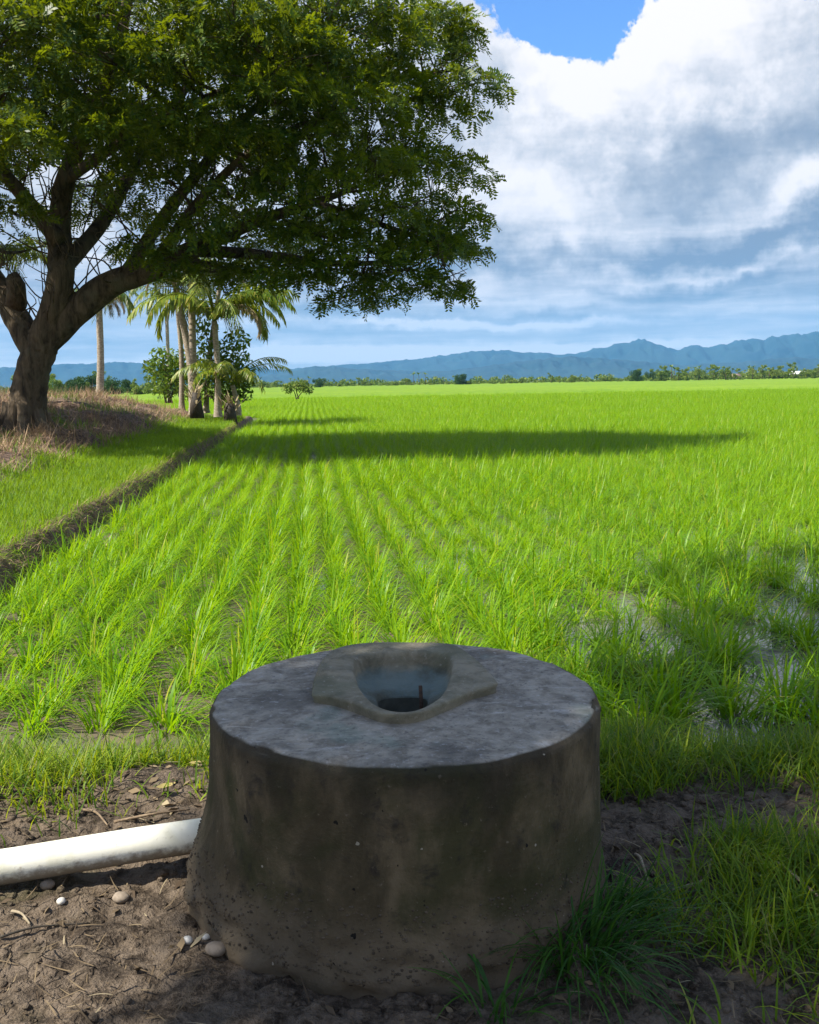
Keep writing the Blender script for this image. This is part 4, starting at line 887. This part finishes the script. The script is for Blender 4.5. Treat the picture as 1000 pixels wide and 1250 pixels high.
# single dark tuft against the foot of the ring on the right
def tuft(label, c, n, lo, hi, spread, m, seed, w=(.004, .008), wind=(0, 0)):
    g = np.random.default_rng(seed); a = g.random(n) * 6.283; r = g.random(n) ** .6 * spread; b = np.stack([np.cos(a) * r, np.sin(a) * r, np.full(n, -.015)], 1)
    az = np.arctan2(np.sin(a) * .8 + g.normal(0, .5, n) + wind[1], np.cos(a) * .8 + g.normal(0, .5, n) + wind[0])
    V, Q = blades(b, g.uniform(lo, hi, n), g.uniform(*w, n), az, np.abs(g.normal(.25, .2, n)), g.uniform(.6, 2.5, n), 7)
    return tag(link('grass_tuft', mesh_np('grass_tuft', V, Q, [m]), None, (c[0], c[1], soil_h(np.array([c[0]]), np.array([c[1]]))[0])), label, 'grass tuft')
tuft('lush dark grass tuft at the right foot of the concrete well', at_z(715, 1165, 0), 250, .12, .34, .13, M['dark_grass'], 1, wind=(.5, -.3))
tuft('grass tuft against the right wall of the concrete well, behind the lush one', at_z(752, 1105, 0), 140, .10, .26, .09, M['dark_grass'], 2, wind=(.7, .1))
tuft('sparse grass tuft at the front foot of the concrete well', at_z(610, 1228, 0), 40, .10, .27, .07, M['dark_grass'], 3, wind=(.2, -.4))
tuft('pale green tall grass tuft beside the right rim of the well', at_z(790, 905, -.05), 70, .2, .42, .08, M['grass'], 4)
# straw litter and clods
x, y, g = scatter(3000, (-2.2, 2.6), (1.3, 4.0), lambda x, y: outside_well(x, y) * (.2 + .8 * sstep(fbm(x * 1.7, y * 1.7, 3, 68), .42, .6)), 7); n = len(x); z = soil_h(x, y) + .008
V, Q = blades(np.stack([x, y, z], 1), g.uniform(.02, .11, n), g.uniform(.002, .005, n), g.random(n) * 6.28, g.normal(1.5, .15, n), g.normal(0, .7, n), 4); tag(link('straw_litter', mesh_np('straw_litter', V, Q, [M['litter']])), kind='stuff')
x, y, g = scatter(9000, (-2.2, 2.6), (1.3, 3.7), lambda x, y: outside_well(x, y, .63) * (np.hypot(x - at_z(252, 1152, 0)[0], y - at_z(252, 1152, 0)[1]) > .14) * (.25 + .75 * sstep(fbm(x * 2, y * 2, 2, 58), .4, .6)), 8); a = Acc(); z = soil_h(x, y)
for i in range(len(x)): a.add(*pebble_v((x[i], y[i], z[i]), min(.03, .004 + g.exponential(.0045)), i, .75, 7, 5))
tag(link('soil_clods', a.mesh('soil_clods', [M['soil']], False)), kind='stuff')

# ------------------------------------------------------------------ small single things on the soil
def on_soil(px, py):
    z = 0.0
    for _ in range(6): p = at_z(px, py, z); z = float(soil_h(np.array([p[0]]), np.array([p[1]]))[0])
    return at_z(px, py, z)
def stone(name, label, cat, px, py, r, m, seed, flat=.75):
    c = on_soil(px, py); V, Q = pebble_v((0, 0, r * flat * .55), r, seed, flat, 14, 9); return tag(link(name, mesh_np(name, V, Q, [m], True), None, tuple(c)), label, cat)
stone('pebble', 'white pebble left of the brown stone near the well foot', 'pebble', 229, 1150, .014, M['pebble'], 1)
stone('pebble', 'white pebble just behind the brown stone near the well foot', 'pebble', 252, 1146, .011, M['pebble'], 2)
stone('pebble', 'tiny white pebble right of the brown stone near the well foot', 'pebble', 290, 1172, .009, M['pebble'], 3)
stone('stone', 'flat brown stone beside the two white pebbles', 'stone', 264, 1162, .027, M['stone'], 4, .6)
stone('stone', 'pale brown stone lying in front of the white pipe', 'stone', 148, 1098, .024, M['stone'], 5, .55)
stone('pebble', 'small pale pebble under the white pipe, front left soil', 'pebble', 75, 1102, .013, M['pebble'], 6)
stone('stone', 'small tan stone beneath the left end of the white pipe', 'stone', 58, 1083, .020, M['stone'], 7)
def twig(label, pts, r, m, name='twig'):
    W = [on_soil(a, b) + [0, 0, r + h] for a, b, h in pts]; P = smooth_path(W, 5); o = W[0]; n = len(P)
    V, Q, T = tube(P - o, np.linspace(r, r * .45, n), 7, wob=.2, seed=int(pts[0][0])); return tag(link(name, mesh_np(name, V, [Q, T], [m], True), None, tuple(o)), label, 'twig' if name == 'twig' else 'stick')
twig('pale curved twig lying on bare soil right of the well', [(820, 1092, .005), (845, 1090, .02), (862, 1078, .01), (868, 1062, .03)], .007, M['pale_twig'])
twig('short dark twig right of the pale curved twig', [(880, 1078, .0), (895, 1098, .02), (908, 1118, .0)], .006, M['twig'])
twig('long pale twig at the right picture edge', [(940, 1058, .02), (968, 1082, .03), (1008, 1106, .0)], .008, M['pale_twig'])
twig('upright pale twig stub close to the well on the right', [(776, 1046, .0), (782, 1062, .03), (791, 1078, .0)], .007, M['pale_twig'])
twig('black stick poking out of the weeds on the right', [(940, 896, .10), (970, 903, .13), (1012, 920, .08)], .014, M['dark_stick'], 'stick')
twig('short straw coloured twig on the soil below the pipe', [(15, 1116, .005), (27, 1122, .012), (37, 1130, .0)], .005, M['pale_twig'])
twig('thin dark twig lying across the front left soil', [(0, 1146, .0), (45, 1138, .012), (110, 1130, .004)], .004, M['dark_stick'])
twig('forked brown twig behind the white pipe', [(100, 990, .0), (118, 1000, .02), (132, 1010, .0)], .006, M['twig'])
twig('brown twig lying along the soil behind the pipe', [(140, 1005, .0), (190, 1000, .015), (232, 990, .0)], .006, M['twig'])
def dead_leaf(label, px, py, L_, az, seed):
    c = on_soil(px, py); g = np.random.default_rng(seed); n = 7; V = []
    for k in range(n):
        t = k / (n - 1); w = L_ * .26 * math.sin(math.pi * (t * .92 + .04)); zc = .012 + .25 * L_ * (t - .5) ** 2 * 2
        for s, q in ((-1, 1), (0, 0), (1, 1)): V.append((L_ * (t - .5), s * w, zc + q * w * .5 + g.normal(0, .002)))
    V = np.array(V); cs, sn = math.cos(az), math.sin(az); V = np.stack([V[:, 0] * cs - V[:, 1] * sn, V[:, 0] * sn + V[:, 1] * cs, V[:, 2]], 1)
    return tag(link('dead_leaf', mesh_np('dead_leaf', V, grid_faces(3, n), [M['dead_leaf']], True), None, tuple(c)), label, 'leaf')
dead_leaf('curled yellow brown leaf behind the pipe next to the well', 203, 965, .075, .6, 1)
dead_leaf('pale dry leaf close to the left wall of the well', 240, 936, .06, .2, 2)
dead_leaf('small brown leaf on the soil left of the other leaves', 75, 945, .06, 1.2, 3)
dead_leaf('brown dry leaf by the weeds right of the well', 800, 945, .08, -.4, 4)

# crumbled leaf litter
x, y, g = scatter(2200, (-2.2, 2.4), (1.4, 4.0), lambda x, y: outside_well(x, y) * (.08 + .92 * sstep(fbm(x * 2.3, y * 2.3, 3, 98), .5, .66)), 17); n = len(x); z = soil_h(x, y) + .006
L_ = g.uniform(.008, .030, n); a = g.random(n) * 6.28; u = np.stack([np.cos(a), np.sin(a), g.normal(0, .35, n)], 1) * L_[:, None]; v = np.stack([-np.sin(a), np.cos(a), g.normal(0, .4, n)], 1) * (L_ * g.uniform(.25, .5, n))[:, None]
C_ = np.stack([x, y, z], 1); V = np.stack([C_ - u, C_ - v * .9 + [0, 0, .004], C_ + u, C_ + v], 1).reshape(-1, 3)
tag(link('leaf_litter', mesh_np('leaf_litter', V, np.arange(4 * n).reshape(n, 4), [M['litter']])), kind='stuff')
